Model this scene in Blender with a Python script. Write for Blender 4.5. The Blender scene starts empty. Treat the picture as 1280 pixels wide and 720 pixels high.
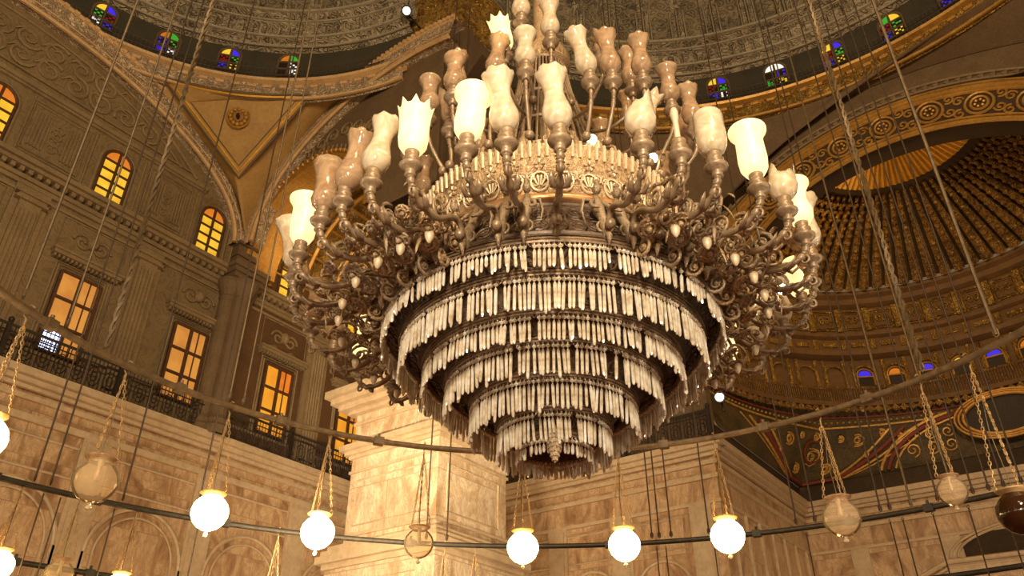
import bpy, math, random
from math import sin, cos, pi, radians as R, sqrt, atan2, hypot
from mathutils import Vector, Matrix, Quaternion

random.seed(11)
SC = bpy.context.scene
COL = SC.collection
# ------------------------------------------------------------------ camera
# The origin is the chandelier's axis, X and Y run along the hall's walls,
# z = 0 is the eye level of the photographer (floor at z = -1.6).
AZ = math.atan(842 / 1162)
cam_d = bpy.data.cameras.new('camera')
cam = bpy.data.objects.new('camera', cam_d)
COL.objects.link(cam)
cam.location = (3.2469, -5.0569, 0)
cam.rotation_euler = (R(90 + 32), 0, AZ)
cam_d.sensor_width = 36
cam_d.lens = 985 / 1280 * 36
cam_d.clip_end = 300
cam_d.clip_start = .05
SC.camera = cam
# ------------------------------------------------------------------ world and exposure
W = bpy.data.worlds.new('world')
SC.world = W
W.use_nodes = True
W.node_tree.nodes['Background'].inputs[0].default_value = (1.0, .68, .38, 1)
W.node_tree.nodes['Background'].inputs[1].default_value = .16
vs = SC.view_settings
vs.view_transform = 'Standard'
vs.look = 'None'
vs.exposure = 0.0
vs.gamma = 1
vs.use_curve_mapping = False
# ------------------------------------------------------------------ unseen lights added to the hall


def area_light(name, loc, target, sx, sy, power, color=(1, .70, .38), spread=180):
    l = bpy.data.lights.new(name, 'AREA')
    l.shape = 'RECTANGLE'
    l.size = sx
    l.size_y = sy
    l.energy = power
    l.color = color
    l.spread = R(spread)
    o = bpy.data.objects.new(name, l)
    COL.objects.link(o)
    o.location = loc
    d = Vector(target) - Vector(loc)
    o.rotation_euler = d.to_track_quat('-Z', 'Y').to_euler()
    return o


def point_light(name, loc, power, color=(1, .70, .38), radius=.25):
    l = bpy.data.lights.new(name, 'POINT')
    l.energy = power
    l.color = color
    l.shadow_soft_size = radius
    o = bpy.data.objects.new(name, l)
    COL.objects.link(o)
    o.location = loc
    return o


LC = (1, .75, .46)
# unseen uplights added low down to wash the marble walls and pier
area_light('fill_uplight', (-16.2, 4, -1.2), (-20.5, 4, 6.0), 22, .5, 470, LC)
area_light('fill_uplight', (-16.4, 17, -1.2), (-20.5, 17.5, 6.0), 6, .5, 110, LC)
area_light('fill_uplight', (-11.0, 16.3, -1.2), (-11.5, 20.5, 6.0), 9, .5, 200, LC)
area_light('fill_uplight', (1.5, 25.6, -1.2), (1.5, 30, 6.5), 13, .5, 240, LC)
area_light('fill_uplight', (-2.6, 24.6, -1.2), (-6.56, 25, 6), 7, .5, 100, LC)
area_light('fill_uplight', (-5.0, .5, 1.5), (-11.8, 10.5, 7.5), 2, 1.0, 400, (1, .78, .52), 55)
# unseen fill lights added to brighten the upper walls, domes and chandelier
area_light('fill_light', (10.0, -10.0, 14.0), (-14, 8, 20), 3, 3, 3300, (1, .76, .48))
area_light('fill_light', (9.0, -6.0, 13.0), (2, 22, 22), 3, 3, 1250, (1, .66, .34))
area_light('fill_light', (6.5, -10.0, 3.6), (0, 0, 4.0), 1.6, 1.6, 165, (1, .86, .66), 50)
area_light('fill_light', (-2.0, -9.0, 12.0), (-15, 5, 26), 2, 2, 900, (1, .78, .50))
area_light('fill_light', (6.0, -4.0, 14.0), (0, 18, 27), 2, 2, 700, (1, .76, .48))
# unseen warm point lights added to brighten the corner vault and apse
point_light('warm_fill', (-17.2, 12.6, 18.4), 120, (1, .62, .24), .3)
point_light('warm_fill', (-9.2, 24.0, 15.0), 900, (1, .55, .14), .4)
point_light('warm_fill', (-3.0, 21.6, 18.9), 330, (1, .62, .2), .12)
point_light('warm_fill', (1.5, 24.5, 15.2), 110, (1, .58, .2), .5)

# ------------------------------------------------------------------ node helpers
MATS = {}


def lin(c):
    def f(v):
        v /= 255
        return v / 12.92 if v <= .04045 else ((v + .055) / 1.055) ** 2.4
    return (f(c[0]), f(c[1]), f(c[2]), 1)


class NT:
    def __init__(s, name):
        s.m = bpy.data.materials.new(name)
        s.m.use_nodes = True
        s.t = s.m.node_tree
        s.b = s.t.nodes['Principled BSDF']
        MATS[name] = s.m

    def n(s, typ, **kw):
        nd = s.t.nodes.new(typ)
        for k, v in kw.items():
            if k.startswith('i_'):
                key = k[2:]
                nd.inputs[int(key) if key.isdigit() else key].default_value = v
            else:
                setattr(nd, k, v)
        return nd

    def l(s, a, b):
        s.t.links.new(a, b)

    def ramp(s, fac, stops, interp='LINEAR'):
        r = s.n('ShaderNodeValToRGB')
        r.color_ramp.interpolation = interp
        e = r.color_ramp.elements
        while len(e) < len(stops):
            e.new(.5)
        for i, (p, c) in enumerate(stops):
            e[i].position = p
            e[i].color = c
        s.l(fac, r.inputs[0])
        return r.outputs[0]

    def mix(s, fac, a, b, typ='MIX'):
        m = s.n('ShaderNodeMix', data_type='RGBA', blend_type=typ)
        for sock, v in ((m.inputs[0], fac), (m.inputs[6], a), (m.inputs[7], b)):
            if hasattr(v, 'links'):
                s.l(v, sock)
            else:
                sock.default_value = v
        return m.outputs[2]

    def coords(s, scale=(1, 1, 1)):
        g = s.n('ShaderNodeTexCoord')
        mp = s.n('ShaderNodeMapping')
        mp.inputs['Scale'].default_value = scale
        s.l(g.outputs['Object'], mp.inputs[0])
        return mp.outputs[0]

    def noise(s, vec, scale, detail=5, rough=.55, dist=0):
        n = s.n('ShaderNodeTexNoise')
        n.inputs['Scale'].default_value = scale
        n.inputs['Detail'].default_value = detail
        n.inputs['Roughness'].default_value = rough
        n.inputs['Distortion'].default_value = dist
        s.l(vec, n.inputs['Vector'])
        return n.outputs['Fac']

    def bump(s, h, strength, dist):
        b = s.n('ShaderNodeBump')
        b.inputs['Strength'].default_value = strength
        b.inputs['Distance'].default_value = dist
        s.l(h, b.inputs['Height'])
        s.l(b.outputs[0], s.b.inputs['Normal'])


def stone(name, dark, light, scale=2.0, rough=.75, metal=0.0, fine=14.0, bump=.35, dist=.03, aniso=(1, 1, 1)):
    t = NT(name)
    v = t.coords(aniso)
    a = t.noise(v, scale, 6, .6, .6)
    b = t.noise(v, fine, 4, .6, .3)
    c = t.ramp(a, [(.3, lin(dark)), (.7, lin(light))])
    c2 = t.mix(.45, c, t.ramp(b, [(.35, lin(dark)), (.65, lin(light))]))
    t.l(c2, t.b.inputs['Base Color'])
    t.b.inputs['Roughness'].default_value = rough
    t.b.inputs['Metallic'].default_value = metal
    t.bump(b, bump, dist)
    return t.m


def carved(name, dark, mid, light, cell=3.0, rough=.65, metal=0.0, strength=.9, dist=.08, swirl=1.2):
    """shallow carved arabesque: curling ridges in relief with a darker colour in the grooves"""
    t = NT(name)
    v = t.coords()
    n1 = t.n('ShaderNodeTexNoise')
    n1.inputs['Scale'].default_value = cell * .55
    n1.inputs['Detail'].default_value = 2
    t.l(v, n1.inputs['Vector'])
    va = t.n('ShaderNodeVectorMath', operation='MULTIPLY_ADD')
    t.l(n1.outputs['Color'], va.inputs[0])
    va.inputs[1].default_value = (swirl, swirl, swirl)
    t.l(v, va.inputs[2])
    vo = t.n('ShaderNodeTexVoronoi', feature='DISTANCE_TO_EDGE')
    vo.inputs['Scale'].default_value = cell
    t.l(va.outputs[0], vo.inputs['Vector'])
    wv = t.n('ShaderNodeMath', operation='SINE')
    mu = t.n('ShaderNodeMath', operation='MULTIPLY')
    mu.inputs[1].default_value = 26
    t.l(vo.outputs['Distance'], mu.inputs[0])
    t.l(mu.outputs[0], wv.inputs[0])
    mr = t.n('ShaderNodeMapRange')
    mr.inputs['From Min'].default_value = -1
    mr.inputs['From Max'].default_value = 1
    t.l(wv.outputs[0], mr.inputs[0])
    h = mr.outputs[0]
    c = t.ramp(h, [(.15, lin(dark)), (.55, lin(mid)), (.95, lin(light))])
    b = t.noise(v, 1.2, 4)
    c = t.mix(.5, c, t.ramp(b, [(.3, lin(dark)), (.7, lin(light))]))
    t.l(c, t.b.inputs['Base Color'])
    t.b.inputs['Roughness'].default_value = rough
    t.b.inputs['Metallic'].default_value = metal
    t.bump(h, strength, dist)
    return t.m


def marble(name, axis, base=(182, 146, 106), dark=(138, 102, 70), light=(208, 176, 136), bw=1.6, bh=1.3):
    """veined alabaster slabs; axis: the wall's own horizontal axis"""
    t = NT(name)
    v = t.coords()
    sx = t.n('ShaderNodeSeparateXYZ')
    t.l(v, sx.inputs[0])
    cb = t.n('ShaderNodeCombineXYZ')
    t.l(sx.outputs[axis], cb.inputs[0])
    t.l(sx.outputs[2], cb.inputs[1])
    v = t.coords((1, 1, .45))
    br = t.n('ShaderNodeTexBrick')
    br.inputs['Scale'].default_value = 1
    br.inputs['Brick Width'].default_value = bw
    br.inputs['Row Height'].default_value = bh
    br.inputs['Mortar Size'].default_value = .012
    br.inputs['Mortar Smooth'].default_value = .3
    br.inputs['Color1'].default_value = (0, 0, 0, 1)
    br.inputs['Color2'].default_value = (1, 1, 1, 1)
    t.l(cb.outputs[0], br.inputs['Vector'])
    # every slab is cut from another part of the rock
    va = t.n('ShaderNodeVectorMath', operation='MULTIPLY_ADD')
    t.l(br.outputs['Color'], va.inputs[0])
    va.inputs[1].default_value = (7, 5, 9)
    t.l(v, va.inputs[2])
    a = t.noise(va.outputs[0], .8, 8, .62, 2.2)
    c = t.ramp(a, [(.34, lin(dark)), (.46, lin(base)), (.56, lin(light)), (.68, lin(base)), (.78, lin(dark))])
    b = t.noise(va.outputs[0], 2.4, 6, .6, 3.5)
    vein = t.ramp(b, [(.44, (0, 0, 0, 1)), (.5, (1, 1, 1, 1)), (.56, (0, 0, 0, 1))])
    c = t.mix(t.mix(.5, (0, 0, 0, 1), vein), c, lin((146, 116, 86)))
    c = t.mix(t.mix(.6, (0, 0, 0, 1), br.outputs['Fac']), c, lin((132, 102, 74)))
    t.l(c, t.b.inputs['Base Color'])
    t.b.inputs['Roughness'].default_value = .38
    return t.m


def plain(name, col, rough=.5, metal=0.0, **kw):
    t = NT(name)
    t.b.inputs['Base Color'].default_value = lin(col)
    t.b.inputs['Roughness'].default_value = rough
    t.b.inputs['Metallic'].default_value = metal
    v = t.coords()
    a = t.noise(v, kw.get('scale', 9), 4)
    d = tuple(max(0, x * (1 - kw.get('var', .18))) for x in col)
    l = tuple(min(255, x * (1 + kw.get('var', .18))) for x in col)
    t.l(t.ramp(a, [(.3, lin(d)), (.7, lin(l))]), t.b.inputs['Base Color'])
    return t.m


def glow(name, col, strength, col2=None, scale=3.0, lo=.35, hi=.65):
    """a lit surface: lamp glass or a window pane with the light behind it"""
    t = NT(name)
    c1 = lin(col)
    t.b.inputs['Base Color'].default_value = lin(tuple(x * .8 for x in col))
    t.b.inputs['Roughness'].default_value = .3
    if col2:
        a = t.noise(t.coords(), scale, 3)
        c = t.ramp(a, [(lo, c1), (hi, lin(col2))])
        t.l(c, t.b.inputs['Emission Color'])
    else:
        t.b.inputs['Emission Color'].default_value = c1
    t.b.inputs['Emission Strength'].default_value = strength
    return t.m


M = {}
M['marble_y'] = marble('marble_wall_along_y', 1)
M['marble_x'] = marble('marble_wall_along_x', 0)
M['marble_pier'] = marble('marble_pier_slabs', 0, (206, 180, 144), (176, 144, 106), (226, 206, 172), 1.9, 2.4)
M['moulding'] = stone('marble_moulding', (172, 146, 112), (208, 184, 148), 1.2, .45, 0, 6, .1, .01)
M['stone'] = stone('painted_brown_stone', (112, 92, 62), (148, 124, 86), 1.2, .8)
M['stone2'] = stone('painted_dark_stone', (90, 70, 46), (118, 94, 64), 1.5, .8)
M['olive'] = carved('carved_olive_stucco', (106, 86, 56), (122, 100, 66), (136, 113, 76), 2.2, .75, 0, .28, .03, 1.0)
M['carve'] = carved('carved_brown_band', (138, 102, 68), (208, 170, 124), (240, 216, 178), 4.5, .65, 0, 1.0, .06, .6)
M['gold_carve'] = carved('carved_gilded_band', (92, 60, 20), (176, 128, 48), (214, 172, 84), 4.0, .45, .35, .9, .07, .6)
M['gold'] = stone('gilded_plaster', (150, 104, 40), (206, 158, 74), 1.0, .42, .35, 10, .25, .01)
M['gold_lit'] = stone('lit_gilding', (196, 138, 40), (240, 190, 80), 1.0, .35, .4, 10, .25, .01)  # brighter copy of the gilding, lamplight put into the colour
M['cream'] = stone('cream_moulding', (172, 134, 84), (214, 178, 126), 1.5, .6, 0, 14, .3, .02)
M['apse_wall'] = stone('brown_apse_plaster', (84, 58, 28), (120, 86, 42), 1.6, .7, 0, 10, .3, .02)
M['bay'] = stone('orange_brown_bay_wall', (74, 48, 24), (104, 72, 36), 1.0, .75)
M['plaster'] = stone('ochre_plaster', (150, 114, 60), (182, 144, 80), .8, .7, 0, 8, .15, .01)
M['dome'] = carved('painted_dome', (54, 48, 38), (112, 98, 74), (164, 146, 114), 2.6, .7, 0, .7, .06, .8)
M['frieze'] = carved('painted_frieze', (78, 66, 50), (152, 132, 102), (208, 190, 156), 3.0, .7, 0, .9, .06, .6)
M['frieze_pale'] = stone('pale_dome_moulding', (128, 116, 94), (176, 162, 134), 2, .6, 0, 14, .3, .02)
M['dome_wall'] = stone('painted_drum_wall', (50, 46, 34), (74, 66, 46), 1.0, .8)
M['apse'] = carved('gilded_rib_ornament', (70, 44, 18), (140, 98, 40), (190, 146, 72), 4.5, .5, .3, .8, .06, .6)
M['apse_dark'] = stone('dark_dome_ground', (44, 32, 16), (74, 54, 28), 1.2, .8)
M['green'] = carved('painted_green_ground', (30, 32, 18), (52, 50, 28), (104, 80, 40), 4.5, .7, 0, .3, .02, .8)
M['red'] = plain('painted_red_band', (112, 46, 26), .7)
M['gilt_line'] = plain('gilt_line', (190, 146, 70), .45, .3)
M['iron'] = plain('dark_iron', (46, 36, 26), .6, .3)
M['rail'] = plain('painted_steel_rail', (104, 84, 58), .5, .2)
M['rail_dark'] = plain('dark_steel_rail', (56, 50, 38), .5, .3)
M['cable'] = plain('old_steel_cable', (96, 78, 52), .55, .3)
M['cable_dark'] = plain('dark_steel_cable', (66, 50, 34), .6, .3)
M['chain'] = plain('brass_chain', (176, 144, 98), .45, .3)
M['floor'] = stone('worn_carpet_floor', (110, 60, 40), (140, 84, 56), 1.0, .9)
M['frame'] = plain('window_wood', (78, 48, 22), .7)
M['bronze'] = carved('chandelier_bronze', (92, 70, 46), (150, 122, 88), (190, 164, 128), 26, .42, .25, .5, .006, .12)
M['bronze_arm'] = stone('chandelier_arm_bronze', (106, 84, 60), (156, 130, 98), 12, .38, .25, 60, .2, .003)
M['bronze_pale'] = stone('dusty_pale_bronze', (178, 152, 116), (220, 198, 162), 14, .45, .2, 70, .25, .003)
M['bronze_hoop'] = stone('brown_bronze_hoop', (84, 64, 44), (146, 118, 86), 30, .45, .3, 60, .2, .003)
M['bronze_dim'] = stone('dull_brown_bronze', (58, 42, 28), (104, 80, 56), 20, .5, .3, 60, .2, .003)
M['bronze_gold'] = carved('chandelier_gilt_ornament', (100, 72, 44), (160, 124, 82), (200, 168, 122), 22, .4, .3, .6, .006, .12)
M['bronze_dark'] = carved('chandelier_dark_openwork', (20, 14, 9), (52, 36, 24), (120, 92, 64), 24, .55, .2, .6, .008, .1)
M['bronze_rim'] = plain('polished_copper_rim', (176, 128, 80), .35, .5)


def crystal_mat():
    """cut glass grown milky with dust: it passes light from behind and glints"""
    t = NT('cut_crystal')
    a = t.noise(t.coords(), 16, 2)
    c = t.ramp(a, [(.3, lin((206, 184, 150))), (.5, lin((236, 222, 196))), (.7, lin((252, 246, 232)))])
    t.t.nodes.remove(t.b)
    out = [n for n in t.t.nodes if n.type == 'OUTPUT_MATERIAL'][0]
    di, tl, gl = t.n('ShaderNodeBsdfDiffuse'), t.n('ShaderNodeBsdfTranslucent'), t.n('ShaderNodeBsdfGlossy')
    gl.inputs['Roughness'].default_value = .12
    gl.inputs[0].default_value = (1, .95, .86, 1)
    t.l(c, di.inputs[0])
    t.l(c, tl.inputs[0])
    m1, m2 = t.n('ShaderNodeMixShader'), t.n('ShaderNodeMixShader')
    m1.inputs[0].default_value = .42
    m2.inputs[0].default_value = .16
    t.l(di.outputs[0], m1.inputs[1])
    t.l(tl.outputs[0], m1.inputs[2])
    t.l(m1.outputs[0], m2.inputs[1])
    t.l(gl.outputs[0], m2.inputs[2])
    t.l(m2.outputs[0], out.inputs[0])
    return t.m


def shade_mat(name, a_, b_, trans):
    t = NT(name)
    a = t.noise(t.coords(), 9, 3, .5, 1.5)
    c = t.ramp(a, [(.35, lin(a_)), (.65, lin(b_))])
    t.l(c, t.b.inputs['Base Color'])
    t.b.inputs['Roughness'].default_value = .14
    t.b.inputs['Transmission Weight'].default_value = trans
    t.b.inputs['IOR'].default_value = 1.25
    t.b.inputs['Coat Weight'].default_value = .5
    return t.m


M['crystal'] = crystal_mat()
M['shade'] = shade_mat('milky_shade_glass', (216, 190, 150), (244, 228, 198), .45)
M['shade_amber'] = shade_mat('dusty_amber_shade_glass', (186, 148, 108), (220, 188, 148), .55)
M['shade_lit'] = glow('lit_shade_glass', (255, 228, 168), 1.25, (246, 208, 142), 9)
M['lamp_lit'] = glow('lit_bulb', (255, 236, 190), 14)
M['globe_lit'] = glow('lit_globe_glass', (255, 222, 150), 17)
M['spot_lit'] = glow('lit_spot_bulb', (255, 246, 226), 6)
M['pane_yellow'] = glow('window_pane_yellow', (240, 196, 60), .85, (214, 160, 40), 2.5)
M['pane_orange'] = glow('window_pane_orange', (206, 108, 30), .75, (228, 140, 48), 2)
M['pane_amber'] = glow('window_pane_amber', (222, 156, 72), .62, (186, 116, 58), 1.2)
M['pane_bay'] = glow('window_pane_bay', (228, 160, 48), .8, (204, 124, 34), 1.5)
M['pane_daylight'] = glow('daylight_pane', (206, 216, 255), 3.0)
for k, c, s in (('blue', (62, 44, 230), 1.3), ('green', (66, 190, 60), .8), ('red', (170, 24, 30), .6), ('yellow', (244, 206, 60), 1.2), ('white', (236, 240, 230), 1.6), ('orange', (220, 130, 36), .8)):
    M['sg_' + k] = glow('stained_glass_' + k, c, s * .62)
M['clear'] = None


def clear_glass():
    t = NT('clear_globe_glass')
    for nd in list(t.t.nodes):
        if nd.type != 'OUTPUT_MATERIAL':
            t.t.nodes.remove(nd)
    out = [n for n in t.t.nodes if n.type == 'OUTPUT_MATERIAL'][0]
    tr = t.n('ShaderNodeBsdfTransparent')
    tr.inputs[0].default_value = (.97, .92, .84, 1)
    di = t.n('ShaderNodeBsdfDiffuse')
    di.inputs[0].default_value = lin((236, 210, 170))
    gl = t.n('ShaderNodeBsdfGlossy')
    gl.inputs['Roughness'].default_value = .03
    gl.inputs[0].default_value = (1, .9, .75, 1)
    m1 = t.n('ShaderNodeMixShader')
    m1.inputs[0].default_value = .26
    t.l(tr.outputs[0], m1.inputs[1])
    t.l(di.outputs[0], m1.inputs[2])
    lw = t.n('ShaderNodeLayerWeight')
    lw.inputs[0].default_value = .12
    m2 = t.n('ShaderNodeMixShader')
    t.l(lw.outputs['Fresnel'], m2.inputs[0])
    t.l(m1.outputs[0], m2.inputs[1])
    t.l(gl.outputs[0], m2.inputs[2])
    t.l(m2.outputs[0], out.inputs[0])
    return t.m


M['clear'] = clear_glass()

# ------------------------------------------------------------------ mesh builder


class MB:
    def __init__(s):
        s.v = []
        s.f = []
        s.mi = []

    def add(s, vs_, fs, mi=0):
        o = len(s.v)
        s.v += [tuple(p) for p in vs_]
        s.f += [tuple(i + o for i in f) for f in fs]
        s.mi += [mi] * len(fs)

    def box(s, a, b, mi=0):
        x0, y0, z0 = a
        x1, y1, z1 = b
        s.add([(x0, y0, z0), (x1, y0, z0), (x1, y1, z0), (x0, y1, z0), (x0, y0, z1), (x1, y0, z1), (x1, y1, z1), (x0, y1, z1)],
              [(0, 3, 2, 1), (4, 5, 6, 7), (0, 1, 5, 4), (1, 2, 6, 5), (2, 3, 7, 6), (3, 0, 4, 7)], mi)

    def obox(s, c, ex, ey, ez, hx, hy, hz, mi=0):
        """oriented box: centre, three unit axes, half sizes"""
        c, ex, ey, ez = map(Vector, (c, ex, ey, ez))
        p = []
        for k in (-1, 1):
            for i, j in ((-1, -1), (1, -1), (1, 1), (-1, 1)):
                p.append(c + ex * hx * i + ey * hy * j + ez * hz * k)
        s.add(p, [(0, 3, 2, 1), (4, 5, 6, 7), (0, 1, 5, 4), (1, 2, 6, 5), (2, 3, 7, 6), (3, 0, 4, 7)], mi)

    def tube(s, path, r, n=6, closed=False, mi=0, flat=1.0):
        P = [Vector(p) for p in path]
        m = len(P)
        rr = r if isinstance(r, (list, tuple)) else [r] * m
        T = []
        for i in range(m):
            a = P[(i - 1) % m] if closed or i > 0 else P[i]
            b = P[(i + 1) % m] if closed or i < m - 1 else P[i]
            d = b - a
            T.append(d.normalized() if d.length > 1e-9 else Vector((0, 0, 1)))
        up = Vector((0, 0, 1)) if abs(T[0].z) < .9 else Vector((1, 0, 0))
        N = (up - T[0] * up.dot(T[0])).normalized()
        vs_ = []
        for i in range(m):
            N = (N - T[i] * N.dot(T[i]))
            N = N.normalized() if N.length > 1e-6 else T[i].orthogonal().normalized()
            B = T[i].cross(N)
            for k in range(n):
                a = 2 * pi * k / n
                vs_.append(P[i] + (N * cos(a) * flat + B * sin(a)) * rr[i])
        fs = []
        for i in range(m if closed else m - 1):
            j = (i + 1) % m
            for k in range(n):
                l = (k + 1) % n
                fs.append((i * n + k, i * n + l, j * n + l, j * n + k))
        if not closed:
            fs.append(tuple(range(n))[::-1])
            fs.append(tuple((m - 1) * n + k for k in range(n)))
        s.add(vs_, fs, mi)

    def lathe(s, prof, n=48, a0=0, a1=2 * pi, c=(0, 0), mi=0, zf=None):
        full = abs(a1 - a0 - 2 * pi) < 1e-6
        cols = n if full else n + 1
        vs_ = []
        for i in range(cols):
            a = a0 + (a1 - a0) * i / n
            for (r, z) in prof:
                vs_.append((c[0] + r * cos(a), c[1] + r * sin(a), z))
        m = len(prof)
        fs = []
        for i in range(n):
            j = (i + 1) % cols
            for k in range(m - 1):
                fs.append((i * m + k, j * m + k, j * m + k + 1, i * m + k + 1))
        s.add(vs_, fs, mi)

    def grid(s, fn, nu, nv, mi=0):
        vs_ = [fn(i / nu, j / nv) for i in range(nu + 1) for j in range(nv + 1)]
        fs = [(i * (nv + 1) + j, (i + 1) * (nv + 1) + j, (i + 1) * (nv + 1) + j + 1, i * (nv + 1) + j + 1) for i in range(nu) for j in range(nv)]
        s.add(vs_, fs, mi)

    def ball(s, c, r, nu=10, nv=6, sz=1.0, mi=0):
        c = Vector(c)
        vs_ = [c + Vector((0, 0, -r * sz))]
        for j in range(1, nv):
            t = -pi / 2 + pi * j / nv
            for i in range(nu):
                a = 2 * pi * i / nu
                vs_.append(c + Vector((r * cos(t) * cos(a), r * cos(t) * sin(a), r * sz * sin(t))))
        vs_.append(c + Vector((0, 0, r * sz)))
        fs = []
        for i in range(nu):
            fs.append((0, 1 + (i + 1) % nu, 1 + i))
            for j in range(nv - 2):
                a, b = 1 + j * nu + i, 1 + j * nu + (i + 1) % nu
                fs.append((a, b, b + nu, a + nu))
            o = 1 + (nv - 2) * nu
            fs.append((o + i, o + (i + 1) % nu, len(vs_) - 1))
        s.add(vs_, fs, mi)

    def mesh(s, name, mats, smooth=False):
        me = bpy.data.meshes.new(name)
        me.from_pydata(s.v, [], s.f)
        mats = mats if isinstance(mats, (list, tuple)) else [mats]
        for m in mats:
            me.materials.append(m)
        if len(mats) > 1:
            me.polygons.foreach_set('material_index', s.mi)
        if smooth:
            me.polygons.foreach_set('use_smooth', [True] * len(me.polygons))
        me.update()
        return me

    def build(s, name, mats, parent=None, smooth=False, loc=(0, 0, 0), rot=(0, 0, 0)):
        o = bpy.data.objects.new(name, s.mesh(name, mats, smooth))
        COL.objects.link(o)
        o.location = loc
        o.rotation_euler = rot
        if parent:
            o.parent = parent
        return o


def link_mesh(name, me, parent=None, loc=(0, 0, 0), rot=(0, 0, 0), scale=None):
    o = bpy.data.objects.new(name, me)
    COL.objects.link(o)
    o.location = loc
    o.rotation_euler = rot
    if scale:
        o.scale = scale
    if parent:
        o.parent = parent
    return o


def empty(name, loc=(0, 0, 0), rz=0, parent=None):
    o = bpy.data.objects.new(name, None)
    o.empty_display_size = .2
    COL.objects.link(o)
    o.location = loc
    o.rotation_euler = (0, 0, rz)
    if parent:
        o.parent = parent
    return o


def thing(o, label, cat, group=None):
    o['label'] = label
    o['category'] = cat
    if group:
        o['group'] = group
    return o


def struct(o, label=None):
    o['kind'] = 'structure'
    if label:
        o['label'] = label
        
    return o


def spiral(turns=1.6, r0=.5, r1=.05, n=26, start=0, hand=1):
    return [((r0 + (r1 - r0) * i / n) * cos(start + hand * 2 * pi * turns * i / n),
             (r0 + (r1 - r0) * i / n) * sin(start + hand * 2 * pi * turns * i / n)) for i in range(n + 1)]


def s_scroll(s=1.0, hand=1):
    """an S-shaped volute, about 2 wide and 1 high, centred on the origin"""
    a = spiral(1.25, .5, .08, 20, pi, hand)
    a = [(x - .5, y) for x, y in a][::-1]
    b = [(-x, -y) for x, y in a][::-1]
    mid = [(0, 0)]
    return [(x * s, y * s) for x, y in a[:-1] + [(-.98, -.02 * hand), ] * 0 + mid * 0] + [(x * s, y * s) for x, y in b[1:]]


def arabesque(mb, fn, u0, u1, v0, v1, size, r, lift=.03, jitter=.15, n=5, mi=0):
    """curling tendrils in relief filling a rectangle of a surface; fn(u, v) -> point"""
    nu = max(1, round((u1 - u0) / size))
    nv = max(1, round((v1 - v0) / size))
    for i in range(nu):
        for j in range(nv):
            cu = u0 + (i + .5) * (u1 - u0) / nu
            cv = v0 + (j + .5) * (v1 - v0) / nv
            hand = 1 if (i + j) % 2 else -1
            st = random.uniform(0, 2 * pi)
            sp = spiral(1.4, size * .52, size * .08, 16, st, hand)
            mb.tube([fn(cu + x, cv + y) for x, y in sp], [r * (1 - .5 * k / 16) for k in range(17)], n, mi=mi)
            ex = sp[0]
            for q in range(2):
                a = st + hand * (1.2 + q * 1.9)
                lx, ly = cu + cos(a) * size * .45, cv + sin(a) * size * .45
                mb.tube([fn(lx, ly), fn(lx + cos(a + .6) * size * .16, ly + sin(a + .6) * size * .16), fn(lx + cos(a + 1.2) * size * .26, ly + sin(a + 1.2) * size * .26)], [r * .5, r * 1.5, r * .3], n, mi=mi)


def arc_pts(fn, a0, a1, n):
    return [fn(a0 + (a1 - a0) * i / n) for i in range(n + 1)]


# ================================================================== THE SETTING
def strip_wall(axis, const, u0, u1, zlo, zhi, n=40):
    """vertical wall in the plane axis=const with lower and upper outlines zlo(u), zhi(u)"""
    mb = MB()

    def fn(a, b):
        u = u0 + (u1 - u0) * a
        z = zlo(u) + (zhi(u) - zlo(u)) * b
        return (const, u, z) if axis == 'x' else (u, const, z)
    mb.grid(fn, n, 8)
    return mb


def ell(c, hw, z0, rise):
    return lambda u: z0 + rise * sqrt(max(0, 1 - ((u - c) / hw) ** 2))


fl = MB()
fl.box((-24, -16, -1.8), (20, 34, -1.6))
struct(fl.build('floor', M['floor']))

XL = -20.9      # upper left wall
# ---- left wall: marble below, painted stone above
mb = MB()
mb.box((-21.6, -14, -1.6), (-20.5, 20.6, 10.1))
struct(mb.build('wall_left', M['marble_y']), 'veined marble lower wall on the left')
mb = MB()
for z0, z1, d in ((8.75, 8.95, .10), (9.35, 9.5, .08), (9.62, 9.75, .16), (9.75, 9.92, .3), (9.92, 10.14, .45)):
    mb.box((-20.55, -14, z0), (-20.5 + d, 20.5, z1))
for y in (-5.8, -1.8, 2.1, 6.1, 10.1, 14.1, 18.1):      # shallow pilaster strips
    mb.box((-20.55, y - .45, -1.6), (-20.42, y + .45, 8.75))
    mb.box((-20.55, y - .32, -1.6), (-20.38, y + .32, 8.6))
for y in (-3.8, .1, 4.1, 8.1, 12.1, 16.1):              # blind arches between them
    for rr, tk in ((1.55, .07), (1.28, .04)):
        mb.tube([(-20.46, y + rr * cos(a), 5.6 + rr * sin(a)) for a in [pi * k / 24 for k in range(25)]], tk, 6)
        for sgn in (-1, 1):
            mb.box((-20.52, y + sgn * rr - tk, -1.6), (-20.42, y + sgn * rr + tk, 5.6))
    mb.tube([(-20.47, y - 1.5, 7.5), (-20.47, y + 1.5, 7.5), (-20.47, y + 1.5, 8.4), (-20.47, y - 1.5, 8.4)], .04, 4, True)
struct(mb.build('trim_marble_left', M['moulding']), 'marble mouldings of the left wall')

W1top = ell(-.5, 10.3, 18.0, 5.3)
mb = strip_wall('x', XL, -14, 9.75, lambda y: 10.0, lambda y: W1top(y) if -10.8 < y < 9.8 else 17.9, 120)
struct(mb.build('wall_left_upper', M['olive']), 'brown painted upper wall on the left')
mb = MB()
mb.box((XL - .3, 9.75, 10.0), (XL, 20.9, 24))
struct(mb.build('wall_left_corner', M['bay']), 'ochre upper wall inside the corner bay')

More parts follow.
